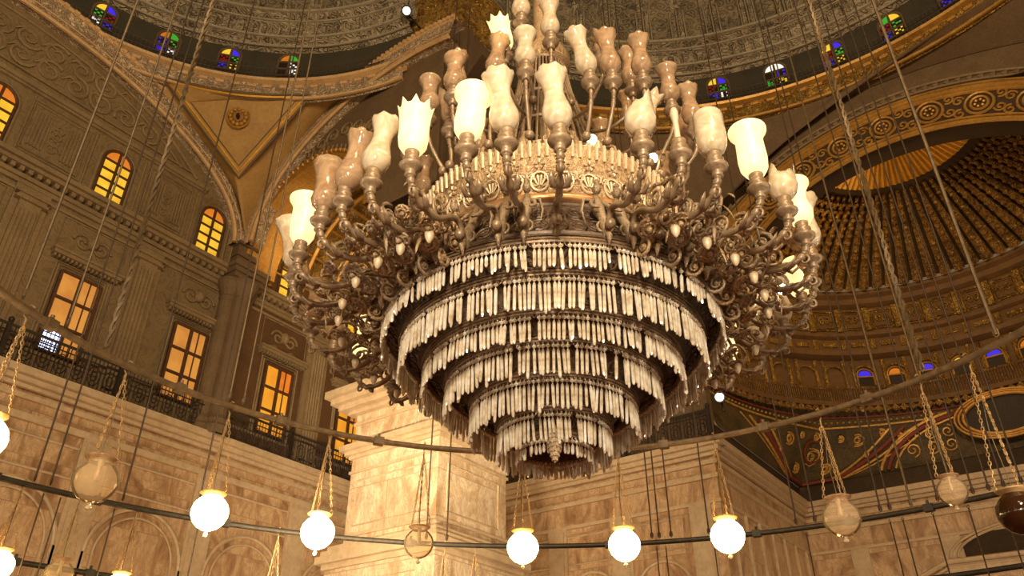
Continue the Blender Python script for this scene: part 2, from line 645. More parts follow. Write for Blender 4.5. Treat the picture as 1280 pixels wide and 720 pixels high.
# cornice with dentils, string courses
mb = MB()
for z0, z1, d in ((16.1, 16.25, .12), (16.25, 16.4, .2), (16.55, 16.68, .42), (16.68, 16.85, .55)):
    mb.box((XL - .05, -14, z0), (XL + d, 10.0, z1))
    mb.box((XL - .05, 10.0, z0), (XL + d * .7, 20.5, z1))
y = -6
while y < 20:
    mb.box((XL, y, 16.4), (XL + .34, y + .14, 16.56))
    y += .28
for z0, z1, d in ((19.62, 19.7, .1), (19.7, 19.86, .18), (20.15, 20.22, .08)):
    mb.box((XL - .05, -6.5, z0), (XL + d, 7.6 if z0 < 20 else 7.0, z1))
for z0, z1, d in ((10.9, 11.0, .06), (15.85, 15.95, .06)):
    mb.box((XL - .05, -14, z0), (XL + d, 20.5, z1))
struct(mb.build('trim_cornice_left', M['stone']), 'dentilled cornice across the left wall')

# pilasters of the upper left wall
mb = MB()
for y in (-6.1, -2.1, 2.0, 6.15, 14.2, 18.2):
    mb.box((XL - .05, y - .55, 10.2), (XL + .1, y + .55, 16.1))
    mb.box((XL - .05, y - .34, 10.6), (XL + .22, y + .34, 15.5))
    for k in range(5):
        yy = y - .26 + k * .13
        mb.tube([(XL + .22, yy, 10.9), (XL + .22, yy, 15.2)], .045, 5)
    for z0, d in ((15.5, .16), (15.6, .1), (15.7, .2), (10.2, .2), (10.4, .14)):
        mb.box((XL - .05, y - .34 - d, z0), (XL + .22 + d * .6, y + .34 + d, z0 + .1))
struct(mb.build('trim_pilasters_left', M['stone']), 'fluted pilasters between the left wall windows')

# clustered column at the corner arch
mb = MB()
for (cx, cy, r) in ((-20.6, 9.4, .3), (-20.65, 10.15, .26), (-20.3, 9.8, .32)):
    prof = [(r * 1.5, 10.1), (r * 1.5, 10.4), (r * 1.25, 10.5), (r * 1.3, 10.65), (r, 10.8), (r, 15.5), (r * 1.15, 15.55), (r, 15.62), (r * 1.2, 15.8), (r * 1.6, 16.1), (r * 1.7, 16.15), (r * 1.7, 16.3)]
    mb.lathe(prof, 16, c=(cx, cy))
for z0, d in ((16.3, .0), (16.5, .08), (16.7, .16)):
    mb.box((-21.2, 9.1 - d, z0), (-20.0 + d, 10.4 + d, z0 + .2))
mb.box((-21.1, 9.3, 16.9), (-20.45, 10.15, 18.1))
mb.box((-21.1, 9.25, 17.5), (-20.38, 10.2, 17.62))
mb.box((-21.1, 9.2, 18.0), (-20.32, 10.2, 18.12))
struct(mb.build('trim_corner_column', M['stone2'], smooth=False), 'clustered column carrying the corner arch')

# emblems, hoods and framed panels between and above the windows
mb = MB()
ff = lambda y, z: (XL + .03, y, z)
for y in (-3.85, .15, 4.25, 8.4, 12.45, 16.3):
    mb.box((XL, y - 1.15, 14.3), (XL + .28, y + 1.15, 14.42))
    mb.box((XL, y - 1.2, 14.42), (XL + .34, y + 1.2, 14.5))
    for k in range(16):
        mb.box((XL, y - 1.1 + k * .14, 14.2), (XL + .2, y - 1.04 + k * .14, 14.3))
    for sgn in (-1, 1):
        sp = spiral(1.5, .34, .06, 18, 0 if sgn > 0 else pi, sgn)
        mb.tube([ff(y + sgn * .32 + a, 15.15 + b) for a, b in sp], .05, 5)
        mb.tube([ff(y + sgn * .1, 14.6), ff(y + sgn * .4, 14.72), ff(y + sgn * .85, 14.62)], [.03, .07, .02], 5)
    mb.ball((XL + .02, y, 15.25), .2, 10, 6, 1.25)
    mb.tube([ff(y - 1.1, 14.6), ff(y + 1.1, 14.6), ff(y + 1.1, 15.8), ff(y - 1.1, 15.8)], .035, 4, True)
    for rr in (0, .1):                                   # moulded surround of the tall window
        mb.tube([ff(y - .78 - rr, 11.05), ff(y - .78 - rr, 14.05 + rr), ff(y + .78 + rr, 14.05 + rr), ff(y + .78 + rr, 11.05)], .045, 4)
struct(mb.build('trim_hoods_left', M['stone']), 'dentilled hoods and emblems over the tall windows')

mb = MB()
for y0, y1 in ((-2.1, -.9), (.95, 3.1), (-3.6, -2.4), (5.35, 7.1)):  # lettered panels between the arched windows
    a, b = (y0, y1)
    for d in (0, .13):
        mb.tube([ff(a + d, 17.25 + d), ff(b - d, 17.25 + d), ff(b - d, 19.4 - d), ff(a + d, 19.4 - d)], .04, 4, True)
    y = a + .28
    while y < b - .25:
        if not (a + (b - a) * .36 < y < a + (b - a) * .64):
            mb.box((XL, y, 17.6), (XL + .06, y + .05, 19.05))
        y += .11
    c = (a + b) / 2
    w = (b - a) * .13
    for k in range(4):
        mb.tube([ff(c + p * w / .5, 17.85 + k * .3 + q * .5) for p, q in spiral(1.2, .5, .1, 12, k)], .03, 4)
for y in (-3.9, .05, 4.15, 8.3):
    mb.tube([ff(y - .62, 17.0), ff(y - .62, 18.7)] + [ff(y + .62 * cos(a), 18.7 + .62 * sin(a)) for a in [pi - pi * k / 12 for k in range(13)]] + [ff(y + .62, 17.0)], .06, 5)
    mb.tube([ff(y - .95, 17.0), ff(y - .95, 19.5)], .04, 4)
    mb.tube([ff(y + .95, 17.0), ff(y + .95, 19.5)], .04, 4)
struct(mb.build('trim_panels_left', M['stone']), 'lettered relief panels between the arched windows')

mb = MB()   # arabesque in the lunette of the great arch
lun = ell(-.5, 8.6, 17.0, 5.2)
for i in range(14):
    y = -5.6 + i * .95
    if lun(y) > 20.9:
        for zc in ((20.75,) if lun(y) < 21.6 else (20.75, 21.55)):
            hand = 1 if i % 2 else -1
            mb.tube([ff(y + a, zc + b) for a, b in spiral(1.6, .46, .06, 20, i, hand)], [.075 * (1 - .5 * k / 20) for k in range(21)], 5)
            mb.tube([ff(y + .4, zc), ff(y + .62, zc + .28), ff(y + .9, zc + .2)], [.03, .09, .02], 5)
mb.tube([ff(y_, lun(y_)) for y_ in [-.5 + 8.5 * cos(pi * k / 40) for k in range(41)] if lun(y_) > 19.8], .05, 5)
l2 = ell(-.5, 9.0, 17.0, 5.6)
mb.tube([ff(y_, l2(y_)) for y_ in [-.5 + 8.9 * cos(pi * k / 40) for k in range(41)] if l2(y_) > 19.8], .07, 5)
struct(mb.build('trim_arabesque_left', M['stone']), 'arabesque relief under the great left arch')


# ---- great arch bands
def arch_band(axis, const, c, hw, z0, rise, width, depth, sign, name, mat, a0=0, a1=pi, n=70, label=None):
    """moulded archivolt: a carved face between two rolls, and its soffit"""
    mb = MB()

    def P(k, off, d):
        a = a0 + (a1 - a0) * k / n
        u = c + (hw + off) * cos(a)
        z = z0 + (rise + off) * sin(a)
        w = const + sign * d
        return (w, u, z) if axis == 'x' else (u, w, z)
    for o0, o1, d0, d1, mi in ((-width, -width, -.3, depth, 0), (-width, 0, depth, depth, 0), (0, 0, depth, -.3, 0)):
        for k in range(n):
            mb.add([P(k, o0, d0), P(k + 1, o0, d0), P(k + 1, o1, d1), P(k, o1, d1)], [(0, 1, 2, 3)], mi)
    mb.tube([P(k, -width, depth) for k in range(n + 1)], .09, 6, mi=1)
    mb.tube([P(k, 0, depth) for k in range(n + 1)], .11, 6, mi=1)
    mb.tube([P(k, -width * .72, depth + .02) for k in range(n + 1)], .03, 5, mi=1)
    L = 0
    k = 0.0
    while k < n:                                      # pale bead blocks on the outer roll
        i = int(k)
        p = Vector(P(k, .0, depth + .06))
        q = Vector(P(k + .45, .0, depth + .06))
        if (q - p).length > .01:
            mb.tube([p, q], .1, 5, mi=1)
        k += 1.0
    o = mb.build(name, [mat, M['cream']])
    struct(o, label)
    return o


arch_band('x', XL + .05, -.5, 10.5, 18.0, 5.45, .95, .35, 1, 'trim_arch_left', M['carve'], 0, R(150), label='carved band of the great arch on the left wall')
arch_band('y', 9.75, -12.4, 8.4, 18.0, 6.2, .9, .35, -1, 'trim_arch_corner', M['carve'], R(72), pi, label='carved band of the arch beside the pier')
# wall with the inner gilded arch that opens into the corner bay
mb = MB()
inn = ell(-17.2, 3.3, 17.2, 3.5)
top = ell(-12.4, 8.15, 18.0, 5.8)
mb.grid(lambda a, b: (lambda u: (u, 9.8, inn(u) + (max(top(u), inn(u)) - inn(u)) * b))(-20.5 + 6.6 * a), 40, 6)
mb.grid(lambda a, b: (lambda u: (u, 9.8, 16.8 + (top(u) - 16.8) * b))(-13.9 + 3.3 * a), 10, 6)
struct(mb.build('wall_arch_spandrel', M['stone2']), 'dark spandrel beside the pier')
mb = MB()
fs2 = lambda x, z: (x, 9.77, z)
for i in range(9):
    x = -19.2 + i * .72
    zc = (inn(min(x, -14.0)) + top(x)) / 2
    mb.tube([fs2(x + a, zc + b) for a, b in spiral(1.5, .4, .06, 16, i, 1 if i % 2 else -1)], .045, 5)
for k in range(24):
    x = -19.4 + k * .26
    z = inn(min(max(x, -20.4), -14)) + .55
    mb.tube([fs2(x, z - .16), fs2(x + .06, z + .18)], [.02, .045], 4)
struct(mb.build('trim_spandrel_relief', M['stone']), 'low relief in the dark spandrel')
mb = MB()
N = 40
ring = [(-17.2 + 3.3 * cos(pi * k / N), 17.2 + 3.5 * sin(pi * k / N)) for k in range(N + 1)]
ringo = [(-17.2 + 3.62 * cos(pi * k / N), 17.2 + 3.82 * sin(pi * k / N)) for k in range(N + 1)]
for k in range(N):
    (x0, z0), (x1, z1) = ring[k], ring[k + 1]
    (X0, Z0), (X1, Z1) = ringo[k], ringo[k + 1]
    mb.add([(x0, 9.66, z0), (x1, 9.66, z1), (X1, 9.66, Z1), (X0, 9.66, Z0)], [(0, 1, 2, 3)])
    mb.add([(x0, 9.66, z0), (x1, 9.66, z1), (x1, 11.2, z1), (x0, 11.2, z0)], [(0, 1, 2, 3)])
    mb.add([(X0, 9.66, Z0), (X1, 9.66, Z1), (X1, 9.82, Z1), (X0, 9.82, Z0)], [(0, 1, 2, 3)])
mb.tube([(x, 9.64, z) for x, z in ringo], .06, 5)
for k in range(0, N, 1):
    x, z = ringo[k]
    mb.ball((x, 9.63, z), .1, 6, 4)
struct(mb.build('trim_gilded_arch', M['gold']), 'gilded arch opening into the corner bay')
# vault of the corner bay and its far wall
mb = MB()
mb.grid(lambda a, b: (-17.3 + 3.7 * cos(pi * a), 11.2 + 9.6 * b, 17.2 + 4.4 * sin(pi * a) * (1 + .12 * sin(pi * b))), 24, 14)
struct(mb.build('ceiling_corner_vault', M['gold_carve']), 'gilded vault over the corner bay')
mb = MB()
for k in range(6):
    y = 11.3 + k * 1.6
    mb.tube([(-17.3 + 3.62 * cos(pi * a / 24), y, 17.2 + 4.3 * sin(pi * a / 24)) for a in range(25)], .12, 6)
for k in range(9):
    a = pi * (k + .5) / 9
    mb.tube([(-17.3 + 3.6 * cos(a), 11.2, 17.2 + 4.28 * sin(a)), (-17.3 + 3.6 * cos(a), 20.8, 17.2 + 4.28 * sin(a))], .06, 5)
struct(mb.build('trim_vault_ribs', M['gold']), 'gilded ribs of the corner vault')

# ---- back wall
mb = MB()
mb.box((-20.6, 20.5, -1.6), (-6.56, 21.6, 10.1))
struct(mb.build('wall_back', M['marble_x']), 'veined marble back wall between pier and apse')
mb = MB()
mb.box((-7.6, 21.6, -1.6), (-6.56, 30.0, 10.1))
struct(mb.build('wall_apse_side', M['marble_y']), 'marble side wall of the apse')
mb = MB()
mb.box((-7.6, 30.0, -1.6), (11, 31.0, 10.1))
struct(mb.build('wall_apse_back', M['marble_x']), 'marble back wall of the apse')
mb = MB()
for z0, z1, d in ((8.0, 8.12, .08), (8.85, 9.0, .1), (9.35, 9.5, .1), (9.62, 9.75, .16), (9.75, 9.92, .3), (9.92, 10.14, .45)):
    mb.box((-20.5, 20.5 - d, z0), (-6.56 + d, 20.6, z1))
    mb.box((-6.6, 20.502, z0), (-6.562 + d, 29.99, z1 - .004))
    mb.box((-6.55, 30 - d, z0 + .004), (11, 30.1, z1 - .008))
for x in (-18.5, -15.8, -13.1, -10.4, -7.3):
    mb.box((x - .4, 20.42, -1.6), (x + .4, 20.55, 8.0))
    mb.box((x - .28, 20.38, -1.6), (x + .28, 20.55, 7.9))
for y in (21.3, 22.6, 23.9, 25.2, 26.5, 27.8, 29.1):
    mb.tube([(-6.53, y, -1.6), (-6.53, y, 8.0)], .07, 5)
for x in (-4.6, -1.2, 2.2, 5.6, 9.0):
    mb.box((x - .35, 29.9, -1.6), (x + .35, 30.05, 8.0))
for x in (-17.1, -14.4, -11.7, -8.9):
    mb.tube([(x + 1.05 * cos(a), 20.46, 5.3 + 1.05 * sin(a)) for a in [pi * k / 20 for k in range(21)]], .06, 5)
    mb.tube([(x - 1, 20.46, 6.7), (x + 1, 20.46, 6.7), (x + 1, 20.46, 7.7), (x - 1, 20.46, 7.7)], .035, 4, True)
struct(mb.build('trim_marble_back', M['moulding']), 'marble mouldings of back wall and apse')

mb = MB()
mb.box((-20.9, 20.9, 10.1), (-7.3, 21.3, 34))
struct(mb.build('wall_back_upper', M['stone2']), 'dark upper back wall')
mb = MB()    # gilded arch band and cornice on it
for z0, d in ((13.9, .2), (14.05, .35), (16.5, .3), (16.7, .45)):
    mb.box((-20.5, 20.9 - d, z0), (-7.0, 21, z0 + .15))
for rr in (3.5, 3.15):
    mb.tube([(-9.6 + rr * cos(pi * k / 30), 20.85, 17 + rr * 1.05 * sin(pi * k / 30)) for k in range(31)], .14, 6)
struct(mb.build('trim_back_upper', M['gold']), 'gilded arch and cornice on the upper back wall')

# ---- gabled canopy and dark arch on the apse's back wall
mb = MB()
for dz_, y_, r_ in ((0, 29.62, .09), (-.2, 29.7, .05), (-.32, 29.76, .04)):
    mb.tube([(-2.9, y_, 6.45 + dz_), (-1.5, y_, 7.03 + dz_), (5.9, y_, 7.03 + dz_), (7.3, y_, 6.45 + dz_)], r_, 6)
mb.box((-1.5, 29.7, 6.6), (5.9, 30.0, 6.95))
for q in (1.0, 1.08):
    mb.tube([(2.2 + 3.3 * q * cos(pi * k / 30), 29.9, 7.2 + 1.05 * q * sin(pi * k / 30)) for k in range(31)], .06, 5)
struct(mb.build('trim_canopy', M['moulding']), 'gabled moulding low on the apse back wall')
mb = MB()  # flat panel on the wall; a recess's shade is put into its colour
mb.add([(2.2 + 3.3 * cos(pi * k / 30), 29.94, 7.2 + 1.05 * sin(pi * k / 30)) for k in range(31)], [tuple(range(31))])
struct(mb.build('wall_niche_shade', M['apse_dark']), 'flat dark arch standing for a shaded recess above the apse canopy')

# ---- the pier
mb = MB()
mb.box((-13.9, 10.5, -1.6), (-10.5, 13.6, 10.2))
mb.box((-14.2, 10.2, -1.6), (-10.2, 13.9, 5.0))
struct(mb.build('wall_pier', M['marble_pier']), 'great square marble pier')
mb = MB()
for z0, z1, d in ((4.9, 5.05, .38), (5.05, 5.25, .52), (5.25, 5.4, .42), (5.4, 5.55, .3), (5.8, 5.88, .06), (7.65, 7.73, .05), (8.1, 8.2, .08), (8.2, 8.32, .18), (8.32, 8.5, .3),
                  (9.15, 9.25, .06), (9.5, 9.62, .2), (9.62, 9.8, .42), (9.8, 10.0, .6), (10.0, 10.22, .75)):
    mb.box((-13.9 - d, 10.5 - d, z0), (-10.5 + d, 13.6 + d, z1))
for a_, b_ in ((-13.6, -10.8),):
    mb.tube([(a_, 10.49, 6.1), (b_, 10.49, 6.1), (b_, 10.49, 7.4), (a_, 10.49, 7.4)], .03, 4, True)
    mb.tube([(a_, 10.19, -1.0), (b_, 10.19, -1.0), (b_, 10.19, 4.5), (a_, 10.19, 4.5)], .03, 4, True)
mb.tube([(-10.49, 10.9, 6.1), (-10.49, 13.2, 6.1), (-10.49, 13.2, 7.4), (-10.49, 10.9, 7.4)], .03, 4, True)
struct(mb.build('trim_pier_mouldings', M['moulding']), 'stepped marble mouldings of the pier')
mb = MB()
mb.box((-13.7, 10.7, 10.2), (-10.7, 13.4, 26))
struct(mb.build('wall_pier_upper', M['stone2']), 'brown upper part of the pier')
mb = MB()
for x in (-13.6, -13.1, -11.3, -10.8):
    mb.box((x - .1, 10.58, 10.6), (x + .1, 10.72, 25.6))
for y in (10.9, 11.3, 12.8, 13.2):
    mb.box((-10.7, y - .1, 10.6), (-10.58, y + .1, 25.6))
for z0, d in ((15.8, .1), (16.1, .25), (16.35, .4), (21.2, .1)):
    mb.box((-13.7 - d, 10.7 - d, z0), (-10.7 + d, 13.4 + d, z0 + .2))
struct(mb.build('trim_pier_upper', M['stone2']), 'flat strips on the upper pier')
mb = MB()
for z0, z1, d in ((25.6, 25.8, .1), (25.8, 26.0, .25), (26.0, 27.0, .32), (27.0, 27.3, .55), (27.3, 27.6, .7)):
    mb.box((-13.7 - d, 10.7 - d, z0), (-10.7 + d, 13.4 + d, z1))
struct(mb.build('trim_pier_capital', M['gold_carve']), 'carved gilded capital of the pier')


# ---- drums and half domes
def drum(name, cx, cy, Rr, a0, a1, zr, labels, ribs):
    ringm, beadm = (M['gold_carve'], M['gold']) if ribs else (M['carve'], M['cream'])
    a0, a1 = R(a0), R(a1)
    n = 90
    mb = MB()
    mb.lathe([(Rr + .1, zr - .85), (Rr - .08, zr - .75), (Rr - .05, zr + .0)], n, a0, a1, (cx, cy))
    struct(mb.build('trim_ring', ringm), labels[0])
    mb = MB()
    mb.lathe([(Rr - .05, zr), (Rr - .25, zr + .05), (Rr - .3, zr + .14), (Rr + .4, zr + .16)], n, a0, a1, (cx, cy))
    k = a0
    while k < a1:
        mb.tube([(cx + (Rr - .08) * cos(a), cy + (Rr - .08) * sin(a), zr - .16) for a in (k, k + .3 / Rr)], .09, 5)
        k += .62 / Rr
    mb.tube([(cx + (Rr - .1) * cos(a), cy + (Rr - .1) * sin(a), zr - .8) for a in [a0 + (a1 - a0) * i / n for i in range(n + 1)]], .07, 5)
    struct(mb.build('trim_ring_beads', beadm), labels[1])
    mb = MB()                                            # fence on the ring
    steps = int((a1 - a0) * Rr / .16)
    for i in range(steps):
        a = a0 + (a1 - a0) * i / steps
        p = (cx + (Rr - .2) * cos(a), cy + (Rr - .2) * sin(a))
        mb.tube([(p[0], p[1], zr + .1), (p[0], p[1], zr + .72)], .014, 4)
    for z in (zr + .42, zr + .74):
        mb.tube([(cx + (Rr - .2) * cos(a), cy + (Rr - .2) * sin(a), z) for a in [a0 + (a1 - a0) * i / n for i in range(n + 1)]], .025, 4)
    struct(mb.build('trim_ring_fence', M['cable_dark']), labels[2])
    mb = MB()
    Rw = Rr + .3
    mb.lathe([(Rw, zr + .1), (Rw, zr + 2.25)], n, a0, a1, (cx, cy))
    struct(mb.build('wall_drum', M['dome_wall']), labels[3])
    mb = MB()
    mb.lathe([(Rw, zr + 2.2), (Rw - .25, zr + 2.3), (Rw - .3, zr + 2.45), (Rw - .55, zr + 2.5), (Rw - .55, zr + 2.62), (Rw - .2, zr + 2.66), (Rw - .15, zr + 3.5), (Rw - .4, zr + 3.6), (Rw - .45, zr + 3.75), (Rw - .75, zr + 3.82), (Rw - .75, zr + 3.98), (Rw - .3, zr + 4.02)], n, a0, a1, (cx, cy))
    k = a0
    i = 0
    while k < a1:                                        # consoles and panels of the frieze
        ex = (cos(k), sin(k), 0)
        ey = (-sin(k), cos(k), 0)
        c = (cx + (Rw - .25) * cos(k), cy + (Rw - .25) * sin(k), zr + 3.1)
        mb.obox(c, ex, ey, (0, 0, 1), .12, .12 if i % 3 else .22, .36)
        k += .5 / Rr
        i += 1
    struct(mb.build('trim_drum_cornice', M['frieze']), labels[4])
    mb = MB()
    zb = zr + 4.0
    Rb = Rw - .3
    prof = [(Rb * cos(t), zb + Rb * .78 * sin(t)) for t in [R(88) * j / 18 for j in range(19)]]
    mb.lathe(prof, n, a0 - .4, a1 + .4, (cx, cy))
    struct(mb.build('ceiling_half_dome', M['dome']), labels[5])
    mb = MB()
    cols = MB()
    for rr_, zz_, tk in ((Rw - .58, 2.56, .07), (Rw - .8, 3.9, .08), (Rw - .3, 2.28, .05), (Rw - .45, 3.68, .05)):
        cols.tube([(cx + rr_ * cos(a), cy + rr_ * sin(a), zr + zz_) for a in [a0 + (a1 - a0) * i / n for i in range(n + 1)]], tk, 5)
    a = a0
    while a < a1:
        for off in ((-.012, .012) if ribs else (0,)):
            mb.tube([(cx + (r - .1) * cos(a + off), cy + (r - .1) * sin(a + off), z) for r, z in prof[:15]], .09, 5)
        if ribs:                                          # small paired colonnettes at the dome's foot
            for off in (-.022, 0, .022):
                cols.tube([(cx + (Rb - .25) * cos(a + off), cy + (Rb - .25) * sin(a + off), zb), (cx + (Rb - .3) * cos(a + off), cy + (Rb - .3) * sin(a + off), zb + 2.0)], .035, 6)
            mb.ball((cx + (Rb - .3) * cos(a), cy + (Rb - .3) * sin(a), zb + 2.1), .26, 8, 5, .5)
        a += R(6.35)
    for j in (4, 8):
        mb.tube([(cx + (prof[j][0] - .08) * cos(a), cy + (prof[j][0] - .08) * sin(a), prof[j][1]) for a in [a0 + (a1 - a0) * i / n for i in range(n + 1)]], .1, 5)
    struct(mb.build('trim_dome_ribs', M['frieze']), labels[6])
    struct(cols.build('trim_colonnettes', M['frieze_pale']), 'pale mouldings at the foot of the dome')


drum('left', -11.0, -.5, 10.4, 99, 262, 23.55, ['carved ring above the left pendentive', 'pale beads of the left ring', 'thin iron fence on the left ring', 'dark drum wall with stained glass on the left', 'moulded frieze above the left drum', 'painted half dome above the left drum', 'ribs of the left half dome'], False)
drum('far', 1.5, 6.3, 13.7, 28, 158, 23.35, ['carved ring above the apse arch', 'pale beads of the far ring', 'thin iron fence on the far ring', 'dark drum wall with stained glass over the apse', 'moulded frieze above the far drum', 'painted half dome above the apse arch', 'ribs and colonnettes of the far half dome'], True)

WIN = [0]
SG = ['blue', 'green', 'red', 'yellow', 'white', 'orange']


def drum_window(cx, cy, Rw, ang, zb, w, h, cols, label):
    """arched stained glass window in the drum: glass, iron lattice and frame"""
    WIN[0] += 1
    a = R(ang)
    root = empty('window_%d' % WIN[0], (cx + Rw * cos(a), cy + Rw * sin(a), zb), a + pi / 2)
    struct(root, label)
    # local: x across, -y... the room is on +y side
    mb = MB()
    s = w / 2
    mb.add([(-s, .0, 0), (s, .0, 0), (s, .0, h)] + [(s * cos(t), .0, h + s * sin(t)) for t in [pi * k / 8 for k in range(1, 8)]] + [(-s, .0, h)], [tuple(range(11))], 0)
    mb.build('dark_glass', M['iron'], root)
    # coloured lights between the lattice bars: two columns, three rows and two halves of the arch
    k = 0
    pm = MB()
    for r in range(2):
        for c in range(2):
            x0 = -s + .06 + c * s
            x1 = x0 + s - .12
            z0 = .06 + r * h / 2
            z1 = z0 + h / 2 - .1
            col = cols[k]
            k += 1
            if col is None:
                continue
            nx, nz = 3, 3
            for i in range(nx):
                for j in range(nz):
                    if random.random() < (.85 if (i + j) % 2 else .12):
                        continue
                    fx, fz = (x1 - x0) / nx, (z1 - z0) / nz
                    pm.add([(x0 + i * fx + .01, .03, z0 + j * fz + .01), (x0 + (i + 1) * fx - .01, .03, z0 + j * fz + .01), (x0 + (i + 1) * fx - .01, .03, z0 + (j + 1) * fz - .01), (x0 + i * fx + .01, .03, z0 + (j + 1) * fz - .01)], [(0, 1, 2, 3)], SG.index(col))
    for c in range(2):
        col = cols[k]
        k += 1
        if col is None:
            continue
        t0, t1 = (pi / 2 + .1, pi - .1) if c == 0 else (.1, pi / 2 - .1)
        pts = [((s - .07) * cos(t), .03, h + .02 + (s - .07) * sin(t)) for t in [t0 + (t1 - t0) * i / 6 for i in range(7)]]
        pts.append((-.05 if c == 0 else .05, .03, h + .04))
        pm.add(pts, [tuple(range(8))], SG.index(col))
    pm.build('pane', [M['sg_' + x] for x in SG], root)
    fr = MB()
    out = [(-s, .04, 0), (-s, .04, h)] + [(s * cos(t), .04, h + s * sin(t)) for t in [pi - pi * i / 12 for i in range(1, 12)]] + [(s, .04, h), (s, .04, 0)]
    fr.tube(out, .05, 5, True)
    fr.box((-.03, .0, 0), (.03, .06, h + s))
    fr.box((-s, .0, h / 2 - .03), (s, .06, h / 2 + .02))
    fr.box((-s, .0, h - .03), (s, .06, h + .03))
    fr.build('window_frame', M['stone2'], root)


lw = [(-178.5, ['blue', 'yellow', 'red', 'green', 'yellow', 'blue']),
      (166, ['blue', 'white', 'red', 'green', 'blue', 'yellow']),
      (153.2, ['white', 'blue', 'green', 'blue', 'green', 'orange']),
      (140.5, ['yellow', 'blue', 'green', 'red', 'blue', 'yellow']),
      (127.8, ['white', None, 'white', None, 'green', 'orange'])]
for a, cols in lw[1:]:
    drum_window(-11, -.5, 10.66, a, 24.4, .86, .78, cols, 'small stained glass window in the left drum')
rw = [(111.6, ['white', 'blue', 'green', 'red', 'blue', 'yellow']), (102.0, ['yellow', 'green', 'blue', None, 'white', 'white']), (92.6, ['yellow', 'blue', 'green', 'red', 'blue', 'yellow']),
      (83.4, ['yellow', 'blue', 'green', 'red', 'yellow', 'green']), (74.4, ['yellow', 'blue', 'yellow', 'white', 'blue', 'white'])]
for a, cols in rw:
    drum_window(1.5, 6.3, 13.96, a, 24.15, .9, .8, cols, 'small stained glass window in the drum above the apse')


# ---- pendentives
def loft(name, curve, ringf, n, mat, label, m=14, sag=.0):
    mb = MB()
    mb.grid(lambda s, t: tuple(Vector(curve(s)).lerp(Vector(ringf(s)), t)), n, m)
    o = mb.build(name, mat, smooth=True)
    struct(o, label)
    return o


def pend_left(s):
    if s < .5:
        th = s / .5 * pi / 2                       # from the crown of the left arch to the corner
        y = -.5 + 10.3 * sin(th)
        return (XL + .3, y, 17.9 + 5.5 * cos(th))
    th = (s - .5) / .5 * pi / 2
    x = XL + .3 + 8.2 * (1 - cos(th))
    return (x, 9.8 - .3 * sin(th), 17.9 + 6.15 * sin(th))


def ring_left(s):
    a = R(182 - s * 84)
    return (-11 + 10.35 * cos(a), -.5 + 10.35 * sin(a), 23.1)


loft('ceiling_pendentive', pend_left, ring_left, 60, M['plaster'], 'ochre triangular pendentive on the left')
mb = MB()


def PL(s, t, off=.06):
    p = Vector(pend_left(s)).lerp(Vector(ring_left(s)), t)
    d = (Vector((-11, -.5, 16)) - p).normalized()
    return tuple(p + d * off)


# framed panel with a gilt edge, and the medallion with its hook
A_, B_, C_ = Vector(PL(.512, .44, .12)), Vector(PL(.345, .95, .12)), Vector(PL(.735, .95, .12))


def tri_at(k):
    c = (A_ + B_ + C_) / 3
    top = [B_.lerp(C_, q / 10) - Vector((0, 0, .55 * sin(pi * q / 10))) * .6 for q in range(11)]
    pts = [A_.lerp(B_, q / 8) for q in range(8)] + top + [C_.lerp(A_, q / 8) for q in range(1, 8)]
    return [tuple(c + (p - c) * k) for p in pts]


mb.tube(tri_at(.90), .055, 5, True, mi=0)
mb.tube(tri_at(.80), .025, 5, True, mi=1)
mb.tube(tri_at(1.0), .05, 5, True, mi=1)
mb.add(tri_at(1.0), [tuple(range(len(tri_at(1))))], 2)
struct(mb.build('trim_pendentive_frame', [M['gold_lit'], M['stone2'], M['plaster']]), 'gilt triangular frame of the left pendentive')
cen = (A_ + B_ + C_) / 3 + (Vector((-11, -.5, 16)) - (A_ + B_ + C_) / 3).normalized() * .06
root = empty('ceiling_medallion', tuple(cen))
thing(root, 'round flower medallion in the middle of the ochre pendentive', 'medallion')
dn = (Vector((-11, -.5, 16)) - Vector(PL(.49, .60))).normalized()
root.rotation_mode = 'QUATERNION'
root.rotation_quaternion = dn.to_track_quat('Z', 'Y')
mb = MB()
for k in range(12):
    a = 2 * pi * k / 12
    mb.ball((.3 * cos(a), .3 * sin(a), 0), .1, 6, 4)
mb.tube([(.43 * cos(2 * pi * k / 24), .43 * sin(2 * pi * k / 24), 0) for k in range(24)], .035, 5, True)
mb.tube([(.17 * cos(2 * pi * k / 24), .17 * sin(2 * pi * k / 24), .02) for k in range(24)], .03, 5, True)
mb.build('rosette', M['gold'], root)
mb = MB()
mb.ball((0, 0, .05), .09, 8, 6)
mb.tube([(0, 0, .05), (0, 0, .3), (.06, 0, .36), (.1, 0, .3)], .02, 5)
mb.build('hook', M['iron'], root)


def pend_far(s):
    if s < .5:
        th = s / .5 * pi / 2
        return (-9.3, 10.4 + 10.1 * sin(th), 16.9 + 5.6 * cos(th))
    th = (s - .5) / .5 * pi
    return (1.2 - 10.5 * cos(th), 20.5, 16.9 + 5.7 * sin(th))


def ring_far(s):
    a = R(158 - s * 130)
    return (1.5 + 13.65 * cos(a), 6.3 + 13.65 * sin(a), 22.9)


loft('ceiling_pendentive_far', pend_far, ring_far, 70, M['stone2'], 'dark pendentive beside the apse arch')

